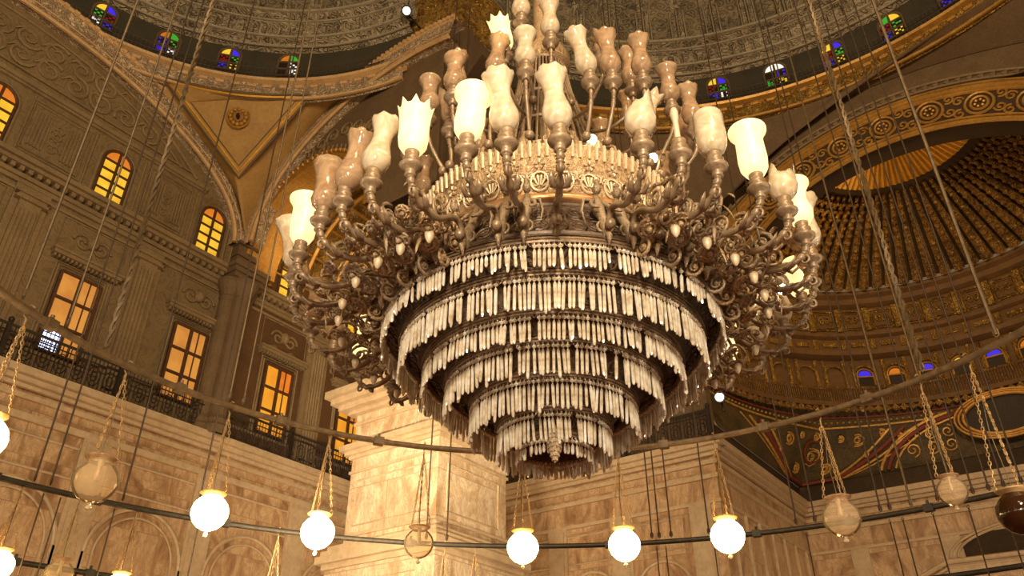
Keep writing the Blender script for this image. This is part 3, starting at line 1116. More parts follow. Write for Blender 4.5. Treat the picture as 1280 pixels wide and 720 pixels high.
# ---- apse: front wall with the great gilded arch
AX, AY = 1.7, 21.1
oa = ell(AX - .2, 10.4, 16.9, 5.65)
ia = lambda x: 11.6 + sqrt(max(0, 8.05 ** 2 - (x - AX) ** 2))
mb = MB()
mb.grid(lambda a, b: (lambda u: (u, 20.55, ia(u) + (max(oa(u), ia(u) + .05) + 1.3 - ia(u)) * b))(AX - 7.96 + 15.92 * a), 60, 6)
mb.box((-9.6, 20.55, 10.1), (-6.56, 21.0, 21.6))
mb.box((9.36, 20.55, 10.1), (12, 21.0, 22.6))
struct(mb.build('wall_apse_front', M['stone2']), 'dark wall around the apse arch')
mb = MB()
NN = 80


def PA(r, k, y):
    a = R(8) + (pi - R(16)) * k / NN
    return (AX + r * cos(a), y, 11.6 + r * sin(a))


for k in range(NN):
    mb.add([PA(8.0, k, 20.3), PA(8.0, k + 1, 20.3), PA(9.4, k + 1, 20.3), PA(9.4, k, 20.3)], [(0, 1, 2, 3)], 0)
    mb.add([PA(8.0, k, 20.3), PA(8.0, k + 1, 20.3), PA(8.0, k + 1, 21.3), PA(8.0, k, 21.3)], [(0, 1, 2, 3)], 0)
    mb.add([PA(9.4, k, 20.3), PA(9.4, k + 1, 20.3), PA(9.4, k + 1, 20.6), PA(9.4, k, 20.6)], [(0, 1, 2, 3)], 0)
for r, tk in ((8.0, .1), (8.18, .05), (9.25, .07), (9.4, .12), (9.6, .05)):
    mb.tube([PA(r, k, 20.27) for k in range(NN + 1)], tk, 6, mi=1)
for k in range(0, NN + 1, 5):                              # carved roundels between leaves
    p = PA(8.72, k, 20.25)
    for rr in (.44, .27):
        mb.tube([(p[0] + rr * cos(a), p[1], p[2] + rr * sin(a)) for a in [2 * pi * i / 18 for i in range(18)]], .05, 5, True, mi=1)
    for i in range(6):
        a = 2 * pi * i / 6
        mb.ball((p[0] + .14 * cos(a), p[1], p[2] + .14 * sin(a)), .06, 6, 4, mi=1)
    if k < NN:
        for dk, dr, st in ((2.1, .2, 0), (2.9, -.2, 3), (1.9, -.35, 1), (3.1, .38, 4)):
            q = PA(8.72 + dr, k + dk, 20.26)
            mb.tube([(q[0] + a, q[1], q[2] + b) for a, b in spiral(1.3, .2, .04, 12, st)], .04, 4, mi=1)
struct(mb.build('trim_apse_arch', [M['apse_dark'], M['gold']]), 'gilded arch of roundels framing the apse')
mb = MB()
for r in (9.95, 10.2):
    mb.tube([PA(r, k, 20.5) for k in range(8, NN - 7)], .06, 5)
for k in range(9, NN - 8, 1):
    p, q = Vector(PA(10.05, k, 20.45)), Vector(PA(10.05, k + .5, 20.45))
    mb.tube([p, q], [.1, .04], 4)
struct(mb.build('trim_apse_outer_arch', M['stone']), 'rope band outside the apse arch')

# apse: marble block above ledge and the painted zone
RC = 8.75
mb = MB()


def rect_pt(a):
    c, s_ = cos(a), sin(a)
    X0, X1, Y1 = -6.5, 9.4, 29.95
    t = 1e9
    if c > 1e-6:
        t = min(t, (X1 - AX) / c)
    if c < -1e-6:
        t = min(t, (X0 - AX) / c)
    if s_ > 1e-6:
        t = min(t, (Y1 - AY) / s_)
    return (AX + t * c, AY + t * s_)


def AP(a, t, off=0):
    x, y = rect_pt(a)
    r = RC
    X, Y = AX + r * cos(a), AY + r * sin(a)
    tt = t
    k = t ** .8
    p = Vector((x + (X - x) * k, y + (Y - y) * k, 10.9 + 2.4 * tt))
    if off:
        p += (Vector((AX, AY, 11.0)) - p).normalized() * off
    return tuple(p)


mb.grid(lambda s, t: AP(pi * s, t), 96, 10)
struct(mb.build('wall_apse_painted', M['green']), 'green painted zone with arches above the marble')
mb = MB()
mb.box((-7.6, 20.9, 10.1), (-6.56, 30.6, 10.95))
mb.box((-7.6, 30.0, 10.1), (11, 31, 10.95))
struct(mb.build('wall_apse_gallery', M['apse_dark']), 'dark gallery wall above the apse marble')
mb = MB()
Acor = atan2(29.95 - AY, -6.5 - AX)
aa = lambda f: [f * k for k in range(2)]
for t, r_, mi in ((.98, .07, 1), (.86, .05, 0), (.72, .05, 1)):
    mb.tube([AP(pi * k / 80, t, .05) for k in range(81)], r_, 5, mi=mi)
for k in range(120):
    p = AP(pi * (k + .5) / 120, .79, .06)
    mb.ball(p, .05, 5, 4, mi=1)
# corner triangle frames
for ca in (Acor, atan2(29.95 - AY, 9.4 - AX)):
    for w, r_, mi in ((.30, .055, 1), (.36, .09, 0), (.43, .05, 1), (.5, .03, 1)):
        for sg in (-1, 1):
            mb.tube([AP(ca + sg * w * (.25 + .75 * k / 10), .02 + .62 * (k / 10) ** 1.3, .06) for k in range(11)], r_, 5, mi=mi)
        mb.tube([AP(ca - w * .25 + w * .5 * k / 6, .03, .06) for k in range(7)], r_, 5, mi=mi)
    for (da, t, s) in ((-.1, .56, .2), (.08, .6, .2), (.0, .62, .22), (-.34, .52, .2), (.34, .52, .2), (-.2, .3, .16), (.2, .3, .16), (-.17, .52, .4), (.15, .5, .42), (0, .36, .5), (-.06, .18, .3), (.07, .16, .3), (-.27, .6, .25), (.26, .6, .25)):
        for hand in (1, -1):
            mb.tube([AP(ca + da + x * s / 8.5, max(.02, t + y * s / 2.6), .06) for x, y in spiral(1.6, .6, .08, 16, hand, hand)], .035, 4, mi=1)
    mb.tube([AP(ca + .05 * cos(2 * pi * k / 16), .42 + .14 * sin(2 * pi * k / 16), .1) for k in range(16)], .05, 5, True, mi=0)
# arches on the back wall with an oval window in the middle one
for cx in (2.2,):
    for rr, r_, mi in ((5.3, .07, 1), (5.0, .1, 0), (4.7, .05, 1)):
        pts = []
        for k in range(31):
            a = pi * k / 30
            x = cx + rr * cos(a)
            z = 10.75 + rr * .42 * sin(a)
            an = atan2(29.95 - AY, x - AX)
            t = (z - 10.9) / 2.4
            if t > .01 and t < .8:
                pts.append(AP(an, t, .08))
        if len(pts) > 3:
            h = len(pts) // 2
            mb.tube(pts[:h], r_, 5, mi=mi)
            mb.tube(pts[h:], r_, 5, mi=mi)
    for x in (-1.7, -.9, -.2, 4.6, 5.4):
        for k in range(2):
            an = atan2(29.95 - AY, x - AX)
            mb.tube([AP(an + p / 9, .25 + k * .22 + q / 2.4, .06) for p, q in spiral(1.5, .28, .05, 14, k * 2 + x, 1 if k else -1)], .035, 4, mi=1)
struct(mb.build('trim_apse_painting', [M['red'], M['gilt_line']]), 'red and gilt painted bands of the apse')

WIN[0] += 1
root = empty('window_%d' % WIN[0], (2.0, 29.35, 12.15))
struct(root, 'dark oval window in the painted apse wall')
mb = MB()
mb.add([(1.45 * cos(2 * pi * k / 40), .1, .78 * sin(2 * pi * k / 40)) for k in range(40)], [tuple(range(40))])
mb.build('pane', M['iron'], root)
mb = MB()
for q, r_ in ((1, .07), (1.12, .05), (1.22, .05)):
    mb.tube([(1.45 * q * cos(2 * pi * k / 48), 0, .78 * q * sin(2 * pi * k / 48)) for k in range(48)], r_, 6, True)
mb.build('window_frame', M['gold'], root)

# apse entablature
z0 = 13.3
mb = MB()
prof = [(RC, 13.2), (RC - .35, 13.25), (RC - .4, 13.42), (RC - .05, 13.5), (RC - .05, 14.15), (RC + .1, 14.15), (RC + .1, 15.55), (RC - .3, 15.65), (RC - .35, 15.85), (RC - .05, 15.95), (RC - .05, 16.5),
        (RC - .25, 16.6), (RC - .3, 16.72), (RC - .1, 16.78), (RC - .1, 18.0), (RC - .4, 18.1), (RC - .5, 18.3), (RC - .75, 18.4), (RC - .8, 18.55)]
mb.lathe(prof, 90, -R(5), R(185), (AX, AY))
struct(mb.build('wall_apse_drum', M['apse_wall']), 'ochre entablature below the ribbed half dome')
mb = MB()
for k in range(80):                                   # lozenge boards of the gallery edge
    a = pi * (k + .5) / 80
    e = (cos(a), sin(a), 0)
    n_ = (-sin(a), cos(a), 0)
    q = Vector(n_) * .707 + Vector((0, 0, .707))
    w = Vector(n_) * -.707 + Vector((0, 0, .707))
    mb.obox((AX + (RC - .32) * cos(a), AY + (RC - .32) * sin(a), 13.12), e, q, w, .05, .11, .11)
for k in range(260):
    a = pi * (k + .5) / 260
    mb.tube([(AX + (RC - .3) * cos(a), AY + (RC - .3) * sin(a), 13.45), (AX + (RC - .3) * cos(a), AY + (RC - .3) * sin(a), 14.1)], .014, 4)
mb.tube([(AX + (RC - .3) * cos(pi * k / 80), AY + (RC - .3) * sin(pi * k / 80), 14.12) for k in range(81)], .03, 4)
struct(mb.build('trim_apse_balustrade', M['apse']), 'fence and lozenges along the apse gallery')
mb = MB()
nb = 22
for k in range(nb):
    a = pi * (k + .5) / nb
    e = Vector((cos(a), sin(a), 0))
    n_ = Vector((-sin(a), cos(a), 0))

    def P(r, da, z):
        return (AX + r * cos(a + da), AY + r * sin(a + da), z)
    hb = pi / nb / 2
    # pilasters beside each little window
    for s_ in (-hb, hb):
        mb.tube([P(RC - .0, s_ - .022 * (1 if s_ > 0 else -1), 14.15), P(RC - .0, s_ - .022 * (1 if s_ > 0 else -1), 15.5)], .07, 6)
    mb.tube([P(RC - .02, .05 * cos(t), 14.8 + .42 * sin(t)) for t in [pi * i / 12 for i in range(13)]], .04, 5)
    # small frieze boxes
    mb.obox(P(RC - .06, 0, 16.22), e, n_, (0, 0, 1), .07, .3, .1)
    mb.obox(P(RC - .06, hb, 16.22), e, n_, (0, 0, 1), .1, .1, .24)
    # framed panels with a figure
    for w, hh, r_ in ((.44, .46, .06), (.34, .36, .03)):
        mb.tube([P(RC - .15, -w / RC, 17.4 - hh), P(RC - .15, w / RC, 17.4 - hh), P(RC - .15, w / RC, 17.4 + hh), P(RC - .15, -w / RC, 17.4 + hh)], r_, 4, True)
    for s_ in (-1, 1):
        mb.tube([P(RC - .16, (s_ * .13 + x_ * .3) / RC, 17.4 + y_ * .5) for x_, y_ in spiral(1.4, .42, .08, 12, 0 if s_ > 0 else pi, s_)], .035, 4)
    mb.obox(P(RC - .16, hb, 17.4), e, n_, (0, 0, 1), .1, .12, .56)
struct(mb.build('trim_apse_frieze', M['gold_carve']), 'gilded panels and pilasters of the apse drum')

# small coloured windows in the apse drum
for k, colr in ((8, 'blue'), (9, 'orange'), (10, 'blue'), (11, 'yellow'), (12, 'blue'), (13, 'orange'), (14, 'blue'), (7, 'yellow'), (6, 'red')):
    a = pi * (k + .5) / nb
    WIN[0] += 1
    root = empty('window_%d' % WIN[0], (AX + (RC + .06) * cos(a), AY + (RC + .06) * sin(a), 14.3), a + pi / 2)
    struct(root, 'little arched window in the apse drum')
    mb = MB()
    mb.add([(-.34, .02, 0), (.34, .02, 0), (.34, .02, .45)] + [(.34 * cos(t), .02, .45 + .34 * sin(t)) for t in [pi * i / 8 for i in range(1, 8)]] + [(-.34, .02, .45)], [tuple(range(11))])
    mb.build('dark_glass', M['iron'], root)
    mb = MB()
    mb.add([(.27 * cos(t), .04, .47 + .25 * sin(t)) for t in [pi * i / 10 for i in range(11)]], [tuple(range(11))])
    mb.build('pane', M['sg_' + colr], root)
    mb = MB()
    mb.tube([(-.34, .05, 0), (-.34, .05, .45)] + [(.34 * cos(t), .05, .45 + .34 * sin(t)) for t in [pi - pi * i / 8 for i in range(1, 8)]] + [(.34, .05, .45), (.34, .05, 0)], .035, 5)
    mb.box((-.34, .03, .4), (.34, .07, .45))
    mb.build('window_frame', M['gold'], root)

# ribbed half dome of the apse
RD = RC - .8
zq = 18.5


def dz(r):
    return zq + 3.2 * max(0, 1 - r / (RD + .05)) ** .8


mb = MB()
rs = [RD * (1 - (j / 26) ** 1.0) for j in range(27)]
mb.lathe([(r, dz(r) + .12) for r in rs], 96, -R(12), R(192), (AX, AY))
struct(mb.build('ceiling_apse_dome', M['apse_dark']), 'ribbed half dome of the apse')
mb = MB()
nr = 46
for k in range(nr + 1):
    a = -R(4) + R(188) * k / nr
    path = [(AX + r * cos(a), AY + r * sin(a), dz(r) - .02) for r in [RD - .1 - (RD - 3.7) * j / 14 for j in range(15)]]
    mb.tube(path, [.24 - .012 * j for j in range(15)], 6)
    for j in range(1, 12):                             # raised ornaments on the rib
        r = RD - .2 - j * .36
        mb.ball((AX + r * cos(a), AY + r * sin(a), dz(r) - .2), .17 - .007 * j, 6, 4, .7)
struct(mb.build('trim_apse_ribs', M['apse']), 'gilded ornamented ribs of the apse dome')
mb = MB()
for k in range(nr * 1 + 1):
    a = -R(4) + R(188) * k / nr
    mb.tube([(AX + r * cos(a), AY + r * sin(a), dz(r) - .05) for r in (3.15, 2.8, 2.4, 2.0, 1.7)], [.17, .15, .12, .1, .09], 6)
mb.tube([(AX + 1.6 * cos(t), AY + 1.6 * sin(t), dz(1.6) - .08) for t in [-R(4) + R(188) * i / 30 for i in range(31)]], .16, 6)
for r in (.5, .85, 1.2):
    mb.tube([(AX + r * cos(t), AY + r * sin(t), dz(r) - .05) for t in [-R(4) + R(188) * i / 30 for i in range(31)]], .09, 6)
struct(mb.build('trim_apse_shell', M['gold_lit']), 'gilded shell at the crown of the apse dome')


# ---- windows of the left wall
def left_rect_window(y, label, daylight=False, warm='pane_amber'):
    WIN[0] += 1
    root = empty('window_%d' % WIN[0], (XL, y, 11.1))
    struct(root, label)
    mb = MB()
    w, h = .66, 2.78
    for c in range(2):
        for r in range(3):
            y0 = -w + c * w + .05
            zz = r * h / 3 + .04
            mi = (1 if (daylight and c == 0 and r == 0) else 0)
            if r == 2 and (c == 1 or int(y) % 2):
                mi = 2
            mb.add([(.03, y0, zz), (.03, y0 + w - .1, zz), (.03, y0 + w - .1, zz + h / 3 - .08), (.03, y0, zz + h / 3 - .08)], [(0, 1, 2, 3)], mi)
    mb.build('pane', [M[warm], M['pane_daylight'], M['pane_orange'] if warm != 'pane_amber' else M[warm]], root)
    mb = MB()
    for z_ in (0, h / 3, 2 * h / 3, h):
        mb.box((.02, -w, z_ - .04), (.12, w, z_ + .04))
    for y_ in (-w, 0, w):
        mb.box((.02, y_ - .05, 0), (.13, y_ + .05, h))
    mb.box((.02, w / 2 - .015, 0), (.08, w / 2 + .015, h))
    mb.build('window_frame', M['frame'], root)
    if daylight:
        mb = MB()
        for i in range(5):
            mb.box((.07, -w + .07 + i * .12, .05), (.1, -w + .09 + i * .12, h / 3 - .05))
            mb.box((.07, -w + .05, .1 + i * .16), (.1, -.06, .13 + i * .16))
        mb.build('lattice', M['iron'], root)


def left_arch_window(y, label):
    WIN[0] += 1
    root = empty('window_%d' % WIN[0], (XL, y, 17.05))
    struct(root, label)
    w, h = .52, 1.65
    mb = MB()
    for c in range(2):
        for r in range(4):
            y0 = -w + c * w + .035
            zz = r * h / 4 + .03
            mb.add([(.03, y0, zz), (.03, y0 + w - .07, zz), (.03, y0 + w - .07, zz + h / 4 - .06), (.03, y0, zz + h / 4 - .06)], [(0, 1, 2, 3)], 0)
        t0, t1 = (pi / 2, pi) if c == 0 else (0, pi / 2)
        pts = [(.03, w * .94 * cos(t), h + w * .94 * sin(t)) for t in [t0 + (t1 - t0) * i / 6 for i in range(7)]] + [(.03, 0, h + .02)]
        mb.add(pts, [tuple(range(8))], 1)
    mb.build('pane', [M['pane_yellow'], M['pane_orange']], root)
    mb = MB()
    for z_ in (0, h / 4, h / 2, 3 * h / 4, h):
        mb.box((.02, -w, z_ - .025), (.1, w, z_ + .025))
    mb.box((.02, -.04, 0), (.11, .04, h + w))
    mb.tube([(.05, -w, 0), (.05, -w, h)] + [(.05, w * cos(t), h + w * sin(t)) for t in [pi - pi * i / 12 for i in range(1, 12)]] + [(.05, w, h), (.05, w, 0)], .06, 5)
    mb.build('window_frame', M['frame'], root)


for y, lb, d, wm in ((.15, 'tall window at the left edge', False, 'pane_amber'), (4.25, 'tall amber window with a daylit lower pane', True, 'pane_amber'), (8.4, 'tall amber window left of the corner column', False, 'pane_amber'),
                     (12.45, 'tall amber window inside the corner bay', False, 'pane_bay'), (16.3, 'tall amber window beside the pier', False, 'pane_bay')):
    left_rect_window(y, lb, d, wm)
for y, lb in ((.05, 'arched yellow window at the left edge'), (4.15, 'arched yellow window above the daylit window'), (8.3, 'arched yellow window left of the corner column'), (12.2, 'arched yellow window inside the corner bay'), (16.1, 'arched yellow window hidden by the chandelier')):
    left_arch_window(y - (.12 if 8 < y < 9 else 0), lb)

# corner bay: window far behind with coloured glass
drum_window(-15.9, 20.85, .0, 90, 17.6, .9, .8, ['white', None, 'blue', 'yellow', None, None], 'dark window with blue glass seen through the gilded arch')


# ---- gallery railings
def railing(p0, p1, label):
    L = hypot(p1[0] - p0[0], p1[1] - p0[1])
    ang = atan2(p1[1] - p0[1], p1[0] - p0[0])
    root = empty('gallery_railing', (p0[0], p0[1], 10.14), ang)
    thing(root, label, 'railing', 'iron railings along the galleries')
    mb = MB()
    mb.tube([(0, 0, 1.15), (L, 0, 1.15)], .05, 6)
    mb.build('handrail', M['rail_dark'], root)
    mb = MB()
    mb.tube([(0, 0, .12), (L, 0, .12)], .03, 4)
    mb.tube([(0, 0, .95), (L, 0, .95)], .025, 4)
    n = int(L / .13)
    for i in range(n):
        x = (i + .5) * L / n
        mb.tube([(x, 0, 0), (x, 0, 1.15)], .016, 4)
    n = int(L / .52)
    for i in range(n):
        x = (i + .5) * L / n
        for rr in (.2, .1):
            mb.tube([(x + rr * cos(t), 0, .53 + rr * 1.6 * sin(t)) for t in [2 * pi * k / 10 for k in range(10)]], .018, 4, True)
    mb.build('lattice_panel', M['iron'], root)
    n = int(L / 4) + 1
    for i in range(n + 1):
        x = L * i / n
        pb_ = MB()
        pb_.box((x - .06, -.06, 0), (x + .06, .06, 1.22))
        pb_.ball((x, 0, 1.3), .09, 8, 6)
        pb_.build('post', M['iron'], root)


railing((-20.35, -8), (-20.35, 20.2), 'dark lattice railing on top of the left marble wall')
railing((-20.2, 20.35), (-6.5, 20.35), 'dark lattice railing on the back marble wall beside the pier')
#PART2
# ================================================================== THE CHANDELIER
def dirang(phi):
    """world angle of the azimuth phi degrees right of the direction towards the photographer"""
    return AZ - pi / 2 + R(phi)


ZC = 1.9
ch = empty('chandelier', (0, 0, ZC))
thing(ch, 'huge tiered bronze chandelier with crystal prisms and frosted glass lamp shades', 'chandelier')


def cbuild(mb, name, mat, parent=ch, smooth=False):
    return mb.build(name, mat, parent, smooth, loc=(0, 0, -ZC) if parent is ch else (0, 0, 0))


TIERS = [(1.43, 3.26, .21), (1.27, 3.085, .28), (1.07, 2.885, .22), (.88, 2.755, .26), (.67, 2.575, .26), (.45, 2.395, .24), (.30, 2.25, .14)]
for i, (r, z, L) in enumerate(TIERS):
    mb = MB()
    mb.lathe([(r + .008, z + .03), (r + .014, z + .02), (r + .014, z - .005), (r + .008, z - .02), (r - .02, z - .02), (r - .02, z + .03), (r + .008, z + .03)], 96)
    n = int(2 * pi * r / .037)
    for k in range(n):                                  # little lace loops under the hoop
        a = 2 * pi * k / n
        mb.ball((r * cos(a) * 1.008, r * sin(a) * 1.008, z + .036), .009, 5, 3)
        mb.tube([(r * cos(a + t * .016 / r), r * sin(a + t * .016 / r), z - .02 - .03 * (1 - t * t)) for t in (-1, -.5, 0, .5, 1)], .004, 3)
    for t in (.004, -.004):
        mb.tube([((r + .024) * cos(2 * pi * k / 96), (r + .024) * sin(2 * pi * k / 96), z + .015 + t * 4) for k in range(96)], .005, 4, True)
    cbuild(mb, 'tier_ring', M['bronze_hoop'])
# openwork shelves between the hoops
mb = MB()
prof = []
for i, (r, z, L) in enumerate(TIERS):
    prof += [(r - .01, z + .02), (r - .06, z + .03)]
prof += [(.0, 2.28)]
mb.lathe(prof, 72)
for i in range(len(TIERS) - 1):
    (r0, z0_, _), (r1, z1_, _) = TIERS[i], TIERS[i + 1]
    n = max(10, int(r0 * 40))
    for k in range(n):
        a = 2 * pi * k / n
        m_ = (r0 + r1) / 2
        q = lambda u, w: ((m_ + u) * cos(a + w / m_), (m_ + u) * sin(a + w / m_), z0_ + (z1_ - z0_) * (.5 - u / (r0 - r1)) - .01)
        mb.tube([q(x * .9, y) for x, y in spiral(1.3, .06, .012, 10, k, 1 if k % 2 else -1)], .008, 4)
cbuild(mb, 'openwork_bowl', M['bronze_dark'])


def crystal_mesh(mb, M4, L, w, bead=True):
    """a bead and a long pointed hexagonal prism hanging from it; M4 places its hook"""
    def add(prof, n):
        vs_ = []
        for (r, z) in prof:
            for k in range(n):
                a = 2 * pi * k / n
                vs_.append(M4 @ Vector((r * cos(a), r * sin(a), z)))
        fs = []
        for j in range(len(prof) - 1):
            for k in range(n):
                l = (k + 1) % n
                fs.append((j * n + k, j * n + l, (j + 1) * n + l, (j + 1) * n + k))
        mb.add(vs_, fs)
    add([(.001, 0), (.003, -.012), (.001, -.02)], 3)
    if bead:
        add([(.001, -.016), (w * 1.35, -.029), (w * 1.35, -.039), (.001, -.052)], 6)
    add([(.001, -.052), (w * .6, -.066), (w * .95, -.078), (w * .95, -L + .018), (w * .5, -L), (.001, -L)], 6)


# the hundred prisms nearest the photographer are parts of their own, the rest one
near = []
rest = MB()
cand = []
for i, (r, z, L) in enumerate(TIERS):
    n = int(2 * pi * r / (.0355 if i < 5 else .032))
    for k in range(n):
        phi = 360 * k / n
        p = (phi + 180) % 360 - 180
        rnd = random.random()
        u_ = p / (4.2 + i * 1.3)
        if sin(u_ * 2.1 + i * 2.3) + sin(u_ * 5.3 + i) * .8 > (1.3 if i in (0, 3) else 1.6) or rnd < .04:
            continue
        l = L * random.choice([1, 1, 1, 1, .97, 1.03, .9, .72 if i in (0, 3) else 1, 1.12])
        tilt = Matrix.Rotation(random.gauss(0, .035), 4, 'X') @ Matrix.Rotation(random.gauss(0, .035), 4, 'Y')
        a = dirang(phi) + random.uniform(-.004, .004) / r
        m4 = Matrix.Translation((r * cos(a) * 1.004, r * sin(a) * 1.004, z - .02)) @ tilt @ Matrix.Rotation(random.uniform(0, 1), 4, 'Z')
        cand.append((abs(p), i, m4, l, random.uniform(.0115, .0145)))
pick = {i: 0 for i in range(7)}
quota = [19, 18, 17, 16, 14, 11, 5]
cand.sort(key=lambda c: c[0])
proto = {}
for ap, i, m4, l, w in cand:
    if pick[i] < quota[i]:
        pick[i] += 1
        key = (round(l, 3), round(w, 3))
        if key not in proto:
            mb = MB()
            crystal_mesh(mb, Matrix.Identity(4), l, w)
            proto[key] = mb.mesh('crystal_prism', M['crystal'])
        o = bpy.data.objects.new('crystal_prism', proto[key])
        COL.objects.link(o)
        o.parent = ch
        o.matrix_local = Matrix.Translation((0, 0, -ZC)) @ m4
    else:
        crystal_mesh(rest, m4, l, w)
o = cbuild(rest, 'crystal_prisms', M['crystal'])
o['kind'] = 'stuff'
# pine cone pendant
mb = MB()
mb.lathe([(.001, 2.22), (.012, 2.2), (.02, 2.17), (.042, 2.12), (.05, 2.07), (.043, 2.0), (.025, 1.94), (.001, 1.9)], 14)
for j in range(8):
    for k in range(10):
        a = 2 * pi * (k + j * .5) / 10
        rr = [.028, .042, .049, .051, .047, .038, .027, .014][j]
        mb.ball((rr * cos(a), rr * sin(a), 2.15 - j * .032), .012, 5, 3)
a = dirang(-3)
mb.v = [(x + .42 * cos(a), y + .42 * sin(a), z + .07) for x, y, z in mb.v]
cbuild(mb, 'pine_cone_pendant', M['bronze'])

# body: dark openwork bowl, copper rim, pierced gallery
mb = MB()
mb.lathe([(1.44, 3.31), (1.40, 3.36), (1.33, 3.42), (1.24, 3.58), (1.18, 3.74), (1.15, 3.82)], 96)
cbuild(mb, 'dark_bowl', M['bronze_dark'])
mb = MB()
for k in range(60):
    a0_ = 2 * pi * k / 60
    rb = lambda z_: 1.415 - (z_ - 3.34) * .56
    for (dz_, s_) in ((3.46, .065), (3.64, .055)):
        mb.tube([(rb(dz_ + y) * cos(a0_ + x / 1.3), rb(dz_ + y) * sin(a0_ + x / 1.3), dz_ + y) for x, y in [(s_ * cos(t), s_ * 1.2 * sin(t)) for t in [2 * pi * q / 10 for q in range(10)]]], .007, 4, True)
        mb.tube([(rb(dz_ + y) * cos(a0_ + x / 1.3), rb(dz_ + y) * sin(a0_ + x / 1.3), dz_ + y) for x, y in spiral(1.2, s_ * .7, .01, 9, k)], .006, 4)
for r_, z_ in ((1.425, 3.33), (1.16, 3.79)):
    mb.tube([(r_ * cos(2 * pi * k / 96), r_ * sin(2 * pi * k / 96), z_) for k in range(96)], .018, 5, True)
cbuild(mb, 'bowl_tracery', M['bronze_dim'])
mb = MB()
mb.lathe([(1.13, 3.81), (1.18, 3.82), (1.2, 3.84), (1.2, 3.875), (1.18, 3.89), (1.13, 3.9)], 96)
cbuild(mb, 'copper_rim', M['bronze_rim'], smooth=True)
mb = MB()
mb.lathe([(1.13, 3.89), (1.13, 3.95), (1.15, 4.2), (1.19, 4.4), (1.15, 4.42), (1.1, 4.2), (1.08, 3.89)], 96)
cbuild(mb, 'pierced_gallery', M['bronze_gold'])
mb = MB()
rg = lambda z_: 1.145 + max(0, z_ - 3.95) * .1
G = lambda u, z_: (rg(z_) * cos(u / 1.15), rg(z_) * sin(u / 1.15), z_)
for k in range(36):
    u = 2 * pi * 1.15 * k / 36
    mb.tube([G(u + .07 * cos(t), 4.03 + .09 * sin(t)) for t in [2 * pi * q / 14 for q in range(14)]], .010, 4, True)
    for j in range(6):
        t = pi * (j + .5) / 6
        mb.tube([G(u + .02 * cos(t), 3.98 + .02 * sin(t)), G(u + .062 * cos(t), 3.98 + .11 * sin(t))], [.004, .012], 4)
    for s_ in (-1, 1):
        mb.tube([G(u + .1 + s_ * .035 + x, 4.08 + y) for x, y in spiral(1.3, .045, .01, 10, pi / 2, s_)], .008, 4)
    for j in range(5):
        t = 2 * pi * j / 5 + .3
        mb.tube([G(u + .015 * cos(t), 4.2 + .015 * sin(t)), G(u + .045 * cos(t), 4.2 + .045 * sin(t))], [.005, .014], 4)
    for j in range(3):
        uu = u + .065 * j
        mb.tube([G(uu, 4.27), G(uu, 4.4)], [.012, .02], 5)
        mb.ball(G(uu, 4.415), .018, 6, 4)
cbuild(mb, 'gallery_tracery', M['bronze_pale'])
mb = MB()
mb.lathe([(1.15, 4.40), (1.0, 4.46), (.7, 4.62), (.62, 4.9), (.55, 5.0), (.0, 5.0)], 64)
cbuild(mb, 'crown_base', M['bronze'])
# flame-like leaves standing on the gallery
mb = MB()
for k in range(26):
    a = 2 * pi * k / 26
    for j in range(3):
        da = (j - 1) * .05
        h = .3 if j == 1 else .2
        mb.tube([((1.0 - .02 * q) * cos(a + da * (1 + q * .4)), (1.0 - .02 * q) * sin(a + da * (1 + q * .4)), 4.45 + h * q / 3) for q in range(4)], [.03, .045, .03, .005], 5)
    mb.ball((.86 * cos(a), .86 * sin(a), 4.72), .07, 7, 5)
    mb.tube([(.8 * cos(a) + .1 * cos(t) * cos(a), .8 * sin(a) + .1 * cos(t) * sin(a), 4.75 + .12 * sin(t)) for t in [2 * pi * q / 12 for q in range(12)]], .022, 5, True)
cbuild(mb, 'crown_leaves', M['bronze_gold'])
# cage of bars rising to the upper crown
mb = MB()
for k in range(44):
    a = 2 * pi * k / 44
    mb.tube([(r_ * cos(a), r_ * sin(a), z_) for r_, z_ in ((.56, 4.98), (.50, 5.3), (.40, 5.7), (.30, 6.1), (.24, 6.5))], .013, 5)
for r_, z_ in ((.56, 5.0), (.47, 5.42), (.35, 5.9), (.24, 6.5)):
    mb.tube([(r_ * cos(2 * pi * k / 40), r_ * sin(2 * pi * k / 40), z_) for k in range(40)], .02, 5, True)
cbuild(mb, 'bar_cage', M['bronze_arm'])
mb = MB()
mb.lathe([(.24, 6.48), (.29, 6.55), (.30, 6.66), (.24, 6.8), (.14, 6.95), (.1, 7.1), (.08, 9)], 32)
mb.lathe([(.03, 4.9), (.06, 5.5), (.05, 6.5)], 10)
cbuild(mb, 'upper_crown', M['bronze_gold'])
mb = MB()
mb.lathe([(.045, 7.0), (.045, 30.0)], 8)
cbuild(mb, 'suspension_rod', M['cable_dark'])


